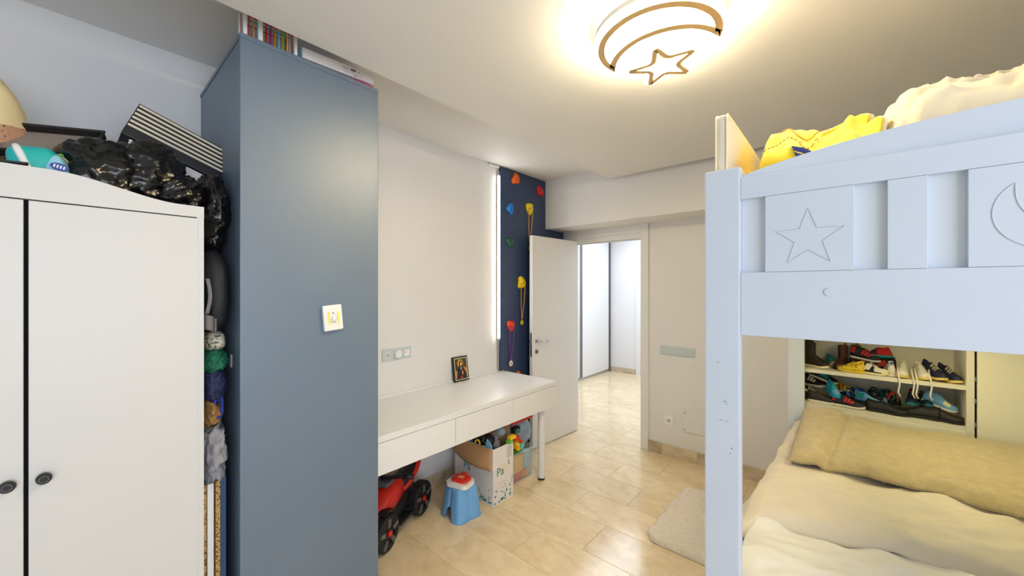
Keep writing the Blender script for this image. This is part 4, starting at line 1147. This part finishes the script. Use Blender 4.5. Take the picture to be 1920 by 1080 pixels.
# turquoise pack
t = thing('nappy_pack', 'turquoise plastic pack with blue oval logo on wardrobe edge', 'pack', (-1.83, -0.07, ZT), (0, 0, 0))
m4 = Matrix.Rotation(math.radians(10), 4, 'X') @ Matrix.Rotation(math.radians(-10), 4, 'Z')
obj('wrapper', Blob((-1.835, -0.075, 1.882), (0.045, 0.052, 0.088), 0.03, 16, 4, 9, mtx=m4, pw=0.42), 'turquoise', t, smooth=True)
obj('pale_end', Blob((-1.825, -0.037, 1.88), (0.042, 0.026, 0.075), 0.03, 16, 4, 4, mtx=m4, pw=0.5), 'pale_blue', t, smooth=True)
obj('white_band', Blob((-1.828, -0.098, 1.905), (0.042, 0.010, 0.068), 0.03, 16, 3, 2, mtx=Matrix.Rotation(math.radians(20), 4, 'X'), pw=0.5), 'white_plastic', t, smooth=True)
m5 = Matrix.Translation((-1.776, -0.036, 1.912)) @ Matrix.Rotation(math.radians(-14), 4, 'X')
obj('logo', prism(bmesh.new(), el(0, 0, 0.019, 0.0115), 0, 0.002, 'yz', m5), 'logo_blue', t)
for k in range(4): obj('logo_letter', box(bmesh.new(), 0.0021, 0.0027, -0.012 + k * .0065, -0.0085 + k * .0065, -0.004, 0.005, mtx=m5), 'white_plastic', t)
one('cream_toy', Blob((-1.88, -0.025, 1.965), (0.03, 0.028, 0.028), 0.15, 30, 3, 3), 'cushion_cream', 'small cream toy with green eye behind the turquoise pack', 'toy', smooth=True)
one('green_bead', Blob((-1.853, -0.03, 1.968), (0.008, 0.008, 0.008), 0, 1, 2), 'toy_green', 'green bead on the cream toy behind turquoise pack', 'toy', smooth=True)
# striped carton, leaning against the column
t = thing('striped_box', 'black and cream striped box tilted on wardrobe against the slate column', 'box', (-2.0, 0.25, 2.0))
P0 = Vector((-1.99, 0.104, 2.117))                      # lower left corner of the striped face
m6 = Matrix.Translation(P0) @ Matrix.Rotation(math.radians(-21.5), 4, 'X') @ Matrix.Rotation(math.radians(-5), 4, 'Y')
def sb(*a, **k): return box(bmesh.new(), *a, mtx=m6, **k)
LB, HB2 = 0.315, 0.137
obj('body', sb(-0.11, 0, 0, LB, 0, HB2, bev=0.002), 'black_board', t)
for k in range(6):
    z = 0.038 + k * 0.0172
    obj('stripe', sb(0.0, 0.0015, 0.003, LB - 0.003, z, z + 0.0085), 'pale_stripe', t)
t = thing('white_carton', 'plain white carton under the striped box on the wardrobe', 'box', (-2.02, 0.2, 1.9))
m6 = Matrix.Translation((-1.985, 0.098, 2.02)) @ Matrix.Rotation(math.radians(-21.5), 4, 'X')
obj('body', sb(-0.10, 0, 0, 0.235, 0, 0.075, bev=0.001), 'card_white', t)
obj('lid', sb(-0.105, 0.003, -0.002, 0.238, 0.075, 0.082, bev=0.001), 'card_white', t)
# bin bags
for c, s, sd, lab in (((-1.90, 0.06, 1.925), (0.10, 0.105, 0.11), 1, 'glossy black bin bag on wardrobe beside the turquoise pack'),
                      ((-1.92, 0.165, 1.945), (0.10, 0.10, 0.115), 5, 'glossy black bin bag in front of the white carton'),
                      ((-1.925, 0.25, 1.885), (0.115, 0.085, 0.085), 9, 'glossy black bin bag slumped at the wardrobe corner'),
                      ((-1.93, 0.352, 1.84), (0.13, 0.05, 0.14), 12, 'black bin bag drooping into gap between wardrobe and slate column')):
    one('bin_bag', Blob(c, s, 0.17, 16, 5, sd, ridge='bag'), 'black_bag', lab, 'bag', group='black bin bags', smooth=True)

# ================================================================== things in the gap beside the column
G3 = 'boards in the gap'
for y0, y1, m, x, z, lab in ((0.3045, 0.3175, 'chipboard', -1.795, 0.815, 'raw chipboard panel standing against the wardrobe side'),
                          (0.319, 0.338, 'white_lacquer', -1.79, 0.818, 'white edged panel standing between two chipboard panels'),
                          (0.343, 0.357, 'chipboard', -1.785, 0.823, 'raw chipboard panel standing nearer the slate column'),
                          (0.3585, 0.376, 'blue_panel', -1.79, 0.828, 'dark blue panel standing beside the slate column')):
    if m not in M: defm(m, (44, 78, 112), 0.4)
    one('board', Box(-2.3, x, y0, y1, 0, z, bev=0.001), m, lab, 'board', group=G3)
def gapblob(name, label, c, s, m, sd, amp=0.2, cat='cloth', fr=20, ridge=True, pw=0.8):
    return one(name, Blob(c, s, amp, fr, 5, sd, ridge=('bag' if ridge else False), pw=pw), m, label, cat, smooth=True)
for k, c in (('g_grey', (150, 148, 152)), ('g_dark', (34, 34, 38)), ('g_navy', (26, 34, 74)), ('g_green', (16, 104, 78)), ('g_strap', (112, 110, 112)), ('g_paper', (150, 112, 66)), ('g_blue', (24, 60, 170))): defm(k, c, 0.7, var=0.05, bump=0.2, bscale=60)
gapblob('grey_cloth', 'crumpled light grey cloth stuffed between wardrobe and column above the panels', (-1.90, 0.343, 0.925), (0.125, 0.034, 0.11), 'g_grey', 3, 0.24)
gapblob('paper_bag', 'crumpled brown paper bag above the grey cloth', (-1.90, 0.340, 1.075), (0.11, 0.032, 0.05), 'g_paper', 5)
one('blue_loop', Tube([(-1.79 + 0.0 * i, 0.352 + 0.012 * math.cos(a), 1.105 + 0.045 * math.sin(a)) for i, a in enumerate([2 * PI * k / 20 for k in range(21)])], 0.005, 8), 'g_blue', 'glossy blue cord loop hanging over the brown paper bag', 'cord', smooth=True)
gapblob('navy_cloth', 'navy cloth bundle wedged below the green cloth', (-1.90, 0.345, 1.175), (0.12, 0.038, 0.075), 'g_navy', 7, 0.14)
gapblob('green_cloth', 'shiny green cloth wedged above the navy bundle', (-1.90, 0.350, 1.265), (0.115, 0.037, 0.05), 'g_green', 9, 0.16)
gapblob('pouch', 'patterned beige pouch wedged below the dark backpack', (-1.885, 0.352, 1.345), (0.105, 0.033, 0.04), 'pouch_print', 11, 0.05, 'pouch', ridge=False)
t = thing('backpack', 'dark grey backpack squeezed between wardrobe and slate column', 'backpack', (-1.9, 0.35, 1.38))
obj('body', Blob((-1.90, 0.350, 1.535), (0.13, 0.042, 0.155), 0.06, 12, 4, 13, ridge=True, pw=0.8), 'g_dark', t, smooth=True)
def strp(u, v): return (-1.775 + 0.012 * math.sin(u * 6), 0.309 + 0.036 * u + 0.0 * v, 1.40 + 0.055 * v - 0.02 * u)
obj('strap', sheet(strp, 8, 6), 'g_strap', t, smooth=True, solid=0.006)
def strp2(u, v): return (-1.772, 0.307 + 0.012 * u + 0.01 * math.sin(v * 3), 1.455 + 0.13 * v)
obj('strap', sheet(strp2, 4, 10), 'g_strap', t, smooth=True, solid=0.006)
obj('red_tag', Box(-1.775, -1.770, 0.346, 0.354, 1.565, 1.582, bev=0.001), 'toy_red', t)
one('white_sticker', Box(-1.872, -1.838, 0.4035, 0.4048, 1.235, 1.285), 'white_plastic', 'small white sticker on the side of the slate column', 'sticker')

# ================================================================== things on top of the column
t = thing('rod_basket', 'white-framed basket with colourful rods on top of slate column', 'basket', (-1.77, 0.513, 2.511))
xa_, xb_, ya_, yb_ = -1.80, -1.738, 0.424, 0.602
for x in (xa_, xb_):
    for y in (ya_, yb_): obj('post', Box(x - .006, x + .006, y - .006, y + .006, 2.511, 2.628, bev=0.001), 'white_plastic', t)
defm('rod_purple', (130, 50, 140), 0.5)
obj('post', Box(xb_ - .005, xb_ + .005, 0.468, 0.482, 2.511, 2.628, bev=0.001), 'white_plastic', t)
cols = ['toy_red', 'toy_orange', 'pale_blue', 'toy_yellow', 'icon_red', 'rod_purple', 'toy_orange', 'toy_teal', 'toy_green', 'toy_yellow', 'toy_red', 'toy_teal']
for i in range(11):
    y = 0.438 + i * 0.0148
    if abs(y - 0.475) < 0.006: continue
    obj('rod', Cyl((xb_, y, 2.567), 0.0022, 0.112, 8), cols[i], t)
    obj('rod', Cyl((xa_, y, 2.567), 0.0022, 0.112, 8), cols[(i + 5) % 11], t)
for i in range(4):
    x = xa_ + 0.012 + i * 0.013
    obj('rod', Cyl((x, ya_, 2.567), 0.0022, 0.112, 8), cols[(i * 2) % 11], t)
    obj('cross_rod', Cyl((x, (ya_ + yb_) / 2, 2.615 - 0.008 * (i % 3)), 0.002, yb_ - ya_, 8, axis='y'), cols[(i * 3 + 1) % 11], t)
for z, m in ((2.60, 'toy_red'), (2.622, 'rod_purple')):
    for x in (xa_, xb_): obj('cross_rod', Cyl((x - .003, (ya_ + yb_) / 2, z), 0.002, yb_ - ya_, 8, axis='y'), m, t)
t = thing('flat_box', 'flat white printed box lying on top of the slate column', 'box', (-1.83, 0.80, 2.53))
m6 = Matrix.Translation((-1.742, 0.632, 2.529)) @ Matrix.Rotation(math.radians(2.2), 4, 'X')
obj('body', sb(-0.19, 0, 0, 0.325, 0, 0.045, bev=0.002), 'card_white', t)
obj('end_flap', sb(-0.185, -0.004, -0.002, 0.0, 0.004, 0.041, bev=0.0005), 'pale_blue', t)
for a, b, z0, z1, m in ((.17, .20, .027, .031, 'grey_print'), (.21, .235, .026, .034, 'dark_print'), (.245, .25, .028, .033, 'dark_print'), (.17, .265, .019, .021, 'grey_print'), (.18, .24, .011, .0125, 'grey_print'), (.225, .24, .006, .009, 'logo_blue'), (.243, .262, .006, .009, 'toy_orange')):
    obj('printed_line', sb(0.0, 0.0004, a, b, z0, z1), m, t)
one('pink_package', Box(-1.92, -1.738, 0.86, 0.952, 2.5115, 2.5315, bev=0.004), 'pink', 'pink and purple package under the flat white box', 'package') if defm('pink', (196, 44, 120), 0.4, var=0.4, scale=60) is None else None

# ================================================================== shoes
def foot_w(t):  # half width, heel 0 -> toe 1
    pts = [(0, 0.0), (0.03, 0.55), (0.10, 0.78), (0.3, 0.74), (0.5, 0.80), (0.7, 1.0), (0.85, 0.92), (0.95, 0.62), (0.99, 0.3), (1.0, 0.0)]
    for (a, x), (b, y) in zip(pts, pts[1:]):
        if t <= b: return x + (y - x) * (t - a) / (b - a)
    return 0
def shoe(label, loc, rz, L=0.17, m=('toy_black', 'white_plastic'), H=0.075, Wd=None, rx=0, ry=0, kind='sneaker', accents=(), lace=None, lining='black', cat='shoe', group='shoes in the closet', toe=None, cap=None):
    t = thing('boot' if kind == 'boot' else 'clog' if kind == 'clog' else 'sandal' if kind == 'sandal' else 'sneaker', label, cat, loc, (rx, ry, rz), group=group)
    Wd = Wd or L * 0.37; hw = Wd / 2; hs = L * 0.085
    N_ = 22
    ts = [0.0, 0.012, 0.035] + [0.07 + 0.86 * i / N_ for i in range(N_ + 1)] + [0.96, 0.985, 1.0]
    def X(q): return (q - 0.5) * L
    def rise(q): return max(0, (q - 0.72) / 0.28) ** 2 * L * 0.05 + max(0, (0.1 - q) / 0.1) ** 2 * L * 0.01
    # sole
    rings = []
    for q in ts:
        w = max(foot_w(q) * hw, 0.0006); z0 = rise(q)
        rings.append([(X(q), -w * .96, z0), (X(q), w * .96, z0), (X(q), w * 1.03, z0 + hs * .4), (X(q), w, z0 + hs), (X(q), -w, z0 + hs), (X(q), -w * 1.03, z0 + hs * .4)])
    obj('sole', loft(bmesh.new(), rings), m[1], t, world=False)
    def h(q):
        hi = [(0, H * .72), (0.05, H * .98), (0.2, H * .93), (0.36, H * .90), (0.46, H * .86), (0.62, H * .62), (0.8, H * .44), (0.93, H * .33), (1.0, H * .10)]
        for (a, x), (b, y) in zip(hi, hi[1:]):
            if q <= b: return x + (y - x) * (q - a) / (b - a)
        return 0.01
    def S(q, a, off=0.0):
        """a 0 right sole edge, PI left sole edge"""
        w = max(foot_w(q) * hw * .97, 0.0006) + off; z0 = rise(q) + hs * .85; hh = h(q) + off
        narrow = 1 - 0.35 * math.sin(a) * (1 if q < 0.45 else 0.4)
        return (X(q) + off * (1 if q > .9 else -1 if q < .06 else 0), math.cos(a) * w * (1 if abs(math.cos(a)) > .98 else narrow), z0 + hh * abs(math.sin(a)) ** 0.75)
    if kind in ('sneaker', 'clog', 'boot'):
        K = 14
        rings = [[S(q, PI * k / K) for k in range(K + 1)] for q in ts]
        obj('upper', loft(bmesh.new(), rings), m[0], t, world=False, smooth=True)
        def patch(q0, q1, a0, a1, slant, off=0.0015, nq=5, na=5):
            def f(u, v):
                a = a0 + (a1 - a0) * v; q = q0 + (q1 - q0) * u + slant * v
                return S(min(.999, max(.001, q)), a, off)
            return sheet(f, nq, na)
        if kind != 'boot':
            # opening with padded collar
            cen = [(0.055 + 0.36 * i / 10) for i in range(11)]
            lf = [S(q, PI * 0.5 - 0.62 * math.sin(PI * (i / 10)) ** .5 if 0 < i < 10 else PI / 2, 0.002) for i, q in enumerate(cen)]
            rt = [S(q, PI * 0.5 + 0.62 * math.sin(PI * (i / 10)) ** .5 if 0 < i < 10 else PI / 2, 0.002) for i, q in enumerate(cen)]
            bm = bmesh.new(); loop = lf + rt[-2:0:-1]
            bm.faces.new([bm.verts.new((p[0], p[1], p[2] + 0.0008)) for p in loop])
            obj('lining', bm, lining, t, world=False)
            obj('collar', Tube(loop + [loop[0]], L * 0.018, 7), m[0] if cap is None else cap, t, world=False, smooth=True)
        else:
            ks = 18
            rr_ = []
            for z in (hs + H * .45, hs + H * .8, hs + H * 1.2, hs + H * 1.7, hs + H * 1.75):
                gr = 1.0 if z < hs + H * 1.6 else 1.05
                rr_.append([(X(0.24) + L * .235 * gr * math.cos(2 * PI * k / ks), hw * .80 * gr * math.sin(2 * PI * k / ks), z) for k in range(ks)])
            obj('shaft', loft(bmesh.new(), rr_), m[0], t, world=False, smooth=True)
            obj('lining', Cyl((X(0.24), 0, hs + H * 1.752), hw * .72, 0.002, 18), lining, t, world=False)
            obj('pull_tab', Box(X(0.0) - .004, X(0.0) + .002, -.008, .008, hs + H * 1.6, hs + H * 1.9, bev=0.001), 'g_paper', t, world=False)
        if lace:
            bm = bmesh.new()
            for i in range(5):
                q = 0.47 + 0.05 * i
                tube(bm, [S(q + .012 * (1 if i % 2 else -1), PI / 2 - 0.75, 0.003), S(q, PI / 2, 0.005), S(q - .012 * (1 if i % 2 else -1), PI / 2 + 0.75, 0.003)], L * 0.0125, 6, flat=0.6)
            obj('laces', bm, lace, t, world=False, smooth=True)
        if toe: obj('toe_cap', patch(0.84, 0.995, 0.05, PI - 0.05, 0, nq=8, na=12), toe, t, world=False, smooth=True)
        for (nm, q0, q1, a0, a1, sl, mm) in accents:
            obj(nm, patch(q0, q1, a0, a1, sl), mm, t, world=False, smooth=True)
        if kind == 'clog':
            bm = bmesh.new()
            for i in range(4):
                for k in range(3):
                    p = S(0.62 + 0.09 * i, PI * (0.3 + 0.2 * k), 0.0006); blob(bm, p, (.004, .004, .0025), 0, 1, 1)
            h_ = obj('vent_holes', bm, 'black', t, world=False); h_['kind'] = 'stuff'
            obj('strap', Tube([(X(0.45), -hw * .9, hs + H * .55), (X(0.16), -hw * .95, hs + H * .95), (X(0.02), 0, hs + H * 1.0), (X(0.16), hw * .95, hs + H * .95), (X(0.45), hw * .9, hs + H * .55)], 0.006, 8), m[0], t, world=False, smooth=True)
    else:
        for q, mm in ((0.30, m[0]), (0.55, accents[0] if accents else m[0]), (0.74, m[0])):
            w = foot_w(q) * hw
            obj('strap', loft(bmesh.new(), [[(X(q) + d, w * 1.02 * math.cos(a), rise(q) + hs * .9 + H * .62 * math.sin(a) * (1.2 if q < .6 else .8)) for d in (-L * .07, L * .07)] + [(X(q) + d, w * .96 * math.cos(a), rise(q) + hs * .9 + (H * .62 - .003) * math.sin(a) * (1.2 if q < .6 else .8)) for d in (L * .07, -L * .07)] for a in [PI * i / 12 for i in range(13)]]), mm, t, world=False, smooth=True)
        obj('heel_strap', loft(bmesh.new(), [[(X(0.16) - L * .15 * math.sin(a), foot_w(.12) * hw * math.cos(a), hs + H * .35 + d) for d in (-.010, .010)] + [(X(0.16) - L * .138 * math.sin(a), foot_w(.12) * hw * .94 * math.cos(a), hs + H * .35 + d) for d in (.010, -.010)] for a in [PI * i / 12 for i in range(13)]]), m[0], t, world=False, smooth=True)
    return t
for k, c in (('s_black', (20, 18, 20)), ('s_brown', (74, 38, 26)), ('s_dkbrown', (34, 24, 20)), ('s_cream', (236, 222, 176)), ('s_white', (230, 222, 208)), ('s_navy', (28, 32, 62)), ('s_red', (200, 34, 40)), ('s_teal', (30, 140, 150)), ('s_blue', (36, 84, 160)), ('s_ltblue', (110, 170, 214)), ('s_cyan', (36, 160, 196)), ('s_green', (20, 70, 52)), ('s_yellow', (240, 208, 40)), ('s_lime', (206, 206, 60)), ('s_sole_yellow', (228, 202, 110)), ('s_dknavy', (18, 40, 66))): defm(k, c, 0.6, var=0.05, scale=40)
D = math.radians
Z1, Z0 = 1.0075, 0.7765
YS = 3.345
side = lambda m: (('side_stripe', .36, .44, .25, 1.0, .06, m), ('side_stripe', .46, .54, .25, .95, .06, m), ('side_stripe', .56, .64, .25, .85, .06, m))
side2 = lambda m: tuple((n, a, b, PI - c, PI - d, e, f) for n, a, b, c, d, e, f in side(m))
# upper shelf
shoe('dark brown ankle boot with cream sole at the shelf corner', (-0.175, 3.36, Z1), D(-35), 0.17, ('s_dkbrown', 's_cream'), 0.085, kind='boot', cat='boot')
shoe('dark brown ankle boot standing against the end of the upper shelf', (-0.195, 3.48, Z1), D(-40), 0.17, ('s_dkbrown', 's_cream'), 0.085, kind='boot', cat='boot')
shoe('small teal and cream sneaker behind the dark boots', (-0.095, 3.50, Z1), D(-70), 0.14, ('s_teal', 's_cream'), 0.06, toe='s_white')
shoe('brown leather boot with tan tab between dark boot and yellow clog', (-0.045, 3.42, Z1), D(-105), 0.165, ('s_brown', 's_dkbrown'), 0.078, kind='boot', cat='boot')
shoe('brown leather boot behind the yellow clog', (0.025, 3.47, Z1), D(-100), 0.165, ('s_brown', 's_dkbrown'), 0.078, kind='boot', cat='boot')
shoe('yellow leopard-spotted clog on the upper shelf', (0.005, 3.315, Z1), D(168), 0.135, ('leopard', 's_yellow'), 0.062, kind='clog', cat='clog')
shoe('black sneaker with red heel behind the yellow clog', (0.085, 3.50, Z1 + 0.0), D(10), 0.16, ('s_black', 's_white'), 0.085, accents=(('heel_tab', .02, .16, .3, PI - .3, 0, 's_red'),) + side('s_red'), lace='s_red', H_=None) if False else None
shoe('black sneaker with red heel tab high behind spotted clog', (0.075, 3.46, Z1 + 0.065), D(-12), 0.155, ('s_black', 's_white'), 0.072, accents=(('heel_tab', .01, .15, .25, PI - .25, 0, 's_red'),) + side2('s_red'), lace='s_red', ry=D(8))
shoe('black running shoe lying beneath the red-heeled sneaker', (0.075, 3.47, Z1), D(8), 0.16, ('s_black', 's_dknavy'), 0.062, lace='s_red', accents=side2('s_red'))
shoe('red and navy sneaker with teal sole tilted above cream sneaker', (0.145, 3.48, Z1 + 0.082), D(-150), 0.155, ('s_red', 's_teal'), 0.065, accents=(('toe_patch', .6, .98, .1, PI - .1, 0, 's_navy'),), lace='s_navy', rx=D(24))
shoe('red and black sneaker beneath the tilted teal-soled one', (0.155, 3.50, Z1), D(-160), 0.155, ('s_black', 's_red'), 0.075, accents=side('s_red'))
shoe('cream and black sneaker at the front of the upper shelf', (0.105, 3.315, Z1), D(-16), 0.155, ('s_black', 's_cream'), 0.07, accents=(('side_patch', .28, .46, PI - .15, PI - 1.0, .1, 's_white'), ('side_patch', .60, .86, PI - .15, PI - 1.2, .02, 's_white')), toe='s_cream', lace='s_white')
shoe('white sneaker with blue star heel beside the cream one', (0.188, 3.37, Z1), D(95), 0.15, ('s_white', 's_white'), 0.082, accents=(('heel_star', .008, .10, 1.0, PI - 1.0, 0, 's_blue'),), cap='s_white')
wl = shoe('white canvas sneaker with dangling laces beside the blue-star one', (0.245, 3.345, Z1), D(-98), 0.165, ('s_white', 's_sole_yellow'), 0.08, lace='s_white', toe='s_white', lining='s_white')
wr2 = shoe('white canvas sneaker with dangling laces next to navy pair', (0.322, 3.35, Z1), D(-80), 0.165, ('s_white', 's_sole_yellow'), 0.08, lace='s_white', toe='s_white', lining='s_white')
for tt_, xs in ((wl, (0.222, 0.282)), (wr2, (0.296, 0.352))):
    for i, x in enumerate(xs):
        obj('loose_lace', Tube([(x, 3.33, Z1 + 0.06), (x - .004, 3.285, Z1 + 0.038), (x, 3.252, Z1 + 0.008), (x + .003, 3.248, Z1 - 0.03), (x - .004, 3.249, Z1 - 0.08), (x + .006, 3.249, Z1 - 0.105)], 0.0042, 6, flat=0.6), 's_white', tt_, smooth=True)
shoe('navy sneaker with cream laces leaning on its twin', (0.372, 3.345, Z1 + 0.012), D(-62), 0.165, ('s_navy', 's_sole_yellow'), 0.082, lace='s_cream', ry=D(3), accents=(('heel_tab', .005, .06, 1.1, PI - 1.1, 0, 's_blue'),))
shoe('navy sneaker with cream laces nearest the closet divider', (0.434, 3.355, Z1), D(-66), 0.165, ('s_navy', 's_sole_yellow'), 0.082, lace='s_cream', accents=(('heel_tab', .005, .06, 1.1, PI - 1.1, 0, 's_blue'),))
# lower shelf
shoe('black sneaker with white swirl in the lower shelf corner', (-0.205, 3.37, Z0), D(-25), 0.17, ('s_black', 's_black'), 0.085, accents=(('side_patch', .2, .7, PI - .5, PI - .75, .05, 's_white'),), lace='s_white')
shoe('black sneaker stacked on the one in the lower shelf corner', (-0.20, 3.46, Z0 + 0.08), D(-18), 0.17, ('s_black', 's_white'), 0.075, accents=side2('s_white'))
shoe('black slip-on with teal flash and pale sole atop the corner pile', (-0.14, 3.43, Z0 + 0.135), D(-14), 0.165, ('s_black', 's_white'), 0.055, ry=D(16), accents=(('side_patch', .35, .65, PI - .2, PI - 1.1, .05, 's_teal'), ('heel_tab', .01, .12, .3, PI - .3, 0, 's_blue')))
shoe('bright cyan sandal resting on the black shoes', (-0.085, 3.345, Z0 + 0.062), D(-60), 0.13, ('s_cyan', 's_cyan'), 0.075, accents=(('toe_patch', .70, .95, .5, PI - .5, 0, 's_ltblue'),), lining='s_blue', ry=D(14))
shoe('dark maroon shoe under the cyan sandal', (-0.14, 3.33, Z0), D(-8), 0.16, ('s_dkbrown', 's_white'), 0.06)
shoe('lime yellow sandal behind the cyan one', (-0.035, 3.43, Z0 + 0.07), D(-40), 0.13, ('s_lime', 's_white'), 0.06, kind='sandal', accents=('toy_orange',), cat='sandal', ry=D(-14))
shoe('dark shoe under the lime yellow sandal', (-0.02, 3.46, Z0), D(-15), 0.16, ('s_black', 's_black'), 0.068)
shoe('black sneaker with three red stripes and white sole at the shelf front', (-0.005, 3.305, Z0 + 0.002), D(-8), 0.165, ('s_black', 's_white'), 0.068, accents=side2('s_red') + (('heel_tab', .01, .10, .6, PI - .2, 0, 's_red'),), lace='s_black')
shoe('dark blue sandal behind the red-striped sneaker', (0.015, 3.40, Z0 + 0.055), D(-150), 0.14, ('s_blue', 's_dknavy'), 0.06, kind='sandal', accents=('s_navy',), cat='sandal', ry=D(8))
shoe('pale blue and teal slip-on between striped sneaker and green sandal', (0.085, 3.375, Z0 + 0.03), D(-28), 0.14, ('s_ltblue', 's_dknavy'), 0.062, accents=(('side_patch', .1, .4, PI - .2, PI - 1.2, .05, 's_teal'),), lining='s_navy')
shoe('royal blue trainer behind the pale blue slip-on', (0.075, 3.47, Z0 + 0.02), D(10), 0.15, ('s_blue', 's_blue'), 0.075, lining='s_navy')
shoe('dark green sandal with orange dots near shelf middle', (0.125, 3.43, Z0 + 0.055), D(-75), 0.14, ('s_green', 's_black'), 0.085, kind='sandal', accents=('s_green',), cat='sandal', ry=D(-8))
shoe('dark green and red sandal leaning beside grey patch', (0.195, 3.42, Z0 + 0.05), D(-60), 0.145, ('s_green', 's_black'), 0.08, kind='sandal', accents=('s_red',), cat='sandal', ry=D(12))
shoe('grey-blue flat shoe between the two green sandals', (0.165, 3.47, Z0 + 0.04), D(-80), 0.14, ('s_ltblue', 's_ltblue'), 0.05, lining='s_navy')
shoe('long black shoe lying at the shelf front beside striped sneaker', (0.175, 3.315, Z0), D(-6), 0.20, ('s_black', 's_black'), 0.055)
shoe('long black shoe lying under the navy slippers', (0.305, 3.335, Z0), D(172), 0.20, ('s_black', 's_black'), 0.058)
shoe('black leather shoe nearest the closet divider on lower shelf', (0.405, 3.33, Z0), D(-10), 0.19, ('s_dkbrown', 's_black'), 0.062)
shoe('navy slipper with red trim standing on the black shoes', (0.285, 3.40, Z0 + 0.062), D(-95), 0.145, ('s_dknavy', 's_teal'), 0.068, cap='s_red', lining='s_navy')
shoe('teal and navy slipper beside the red-trimmed one', (0.345, 3.42, Z0 + 0.062), D(-80), 0.145, ('s_dknavy', 's_teal'), 0.06, cap='s_red', lining='s_teal')
shoe('light blue sneaker with white sole atop the black leather shoe', (0.395, 3.385, Z0 + 0.068), D(-22), 0.155, ('s_ltblue', 's_white'), 0.068, ry=D(17), accents=(('side_patch', .60, .80, PI - .4, PI - 1.1, .0, 's_cream'),), lining='s_white')
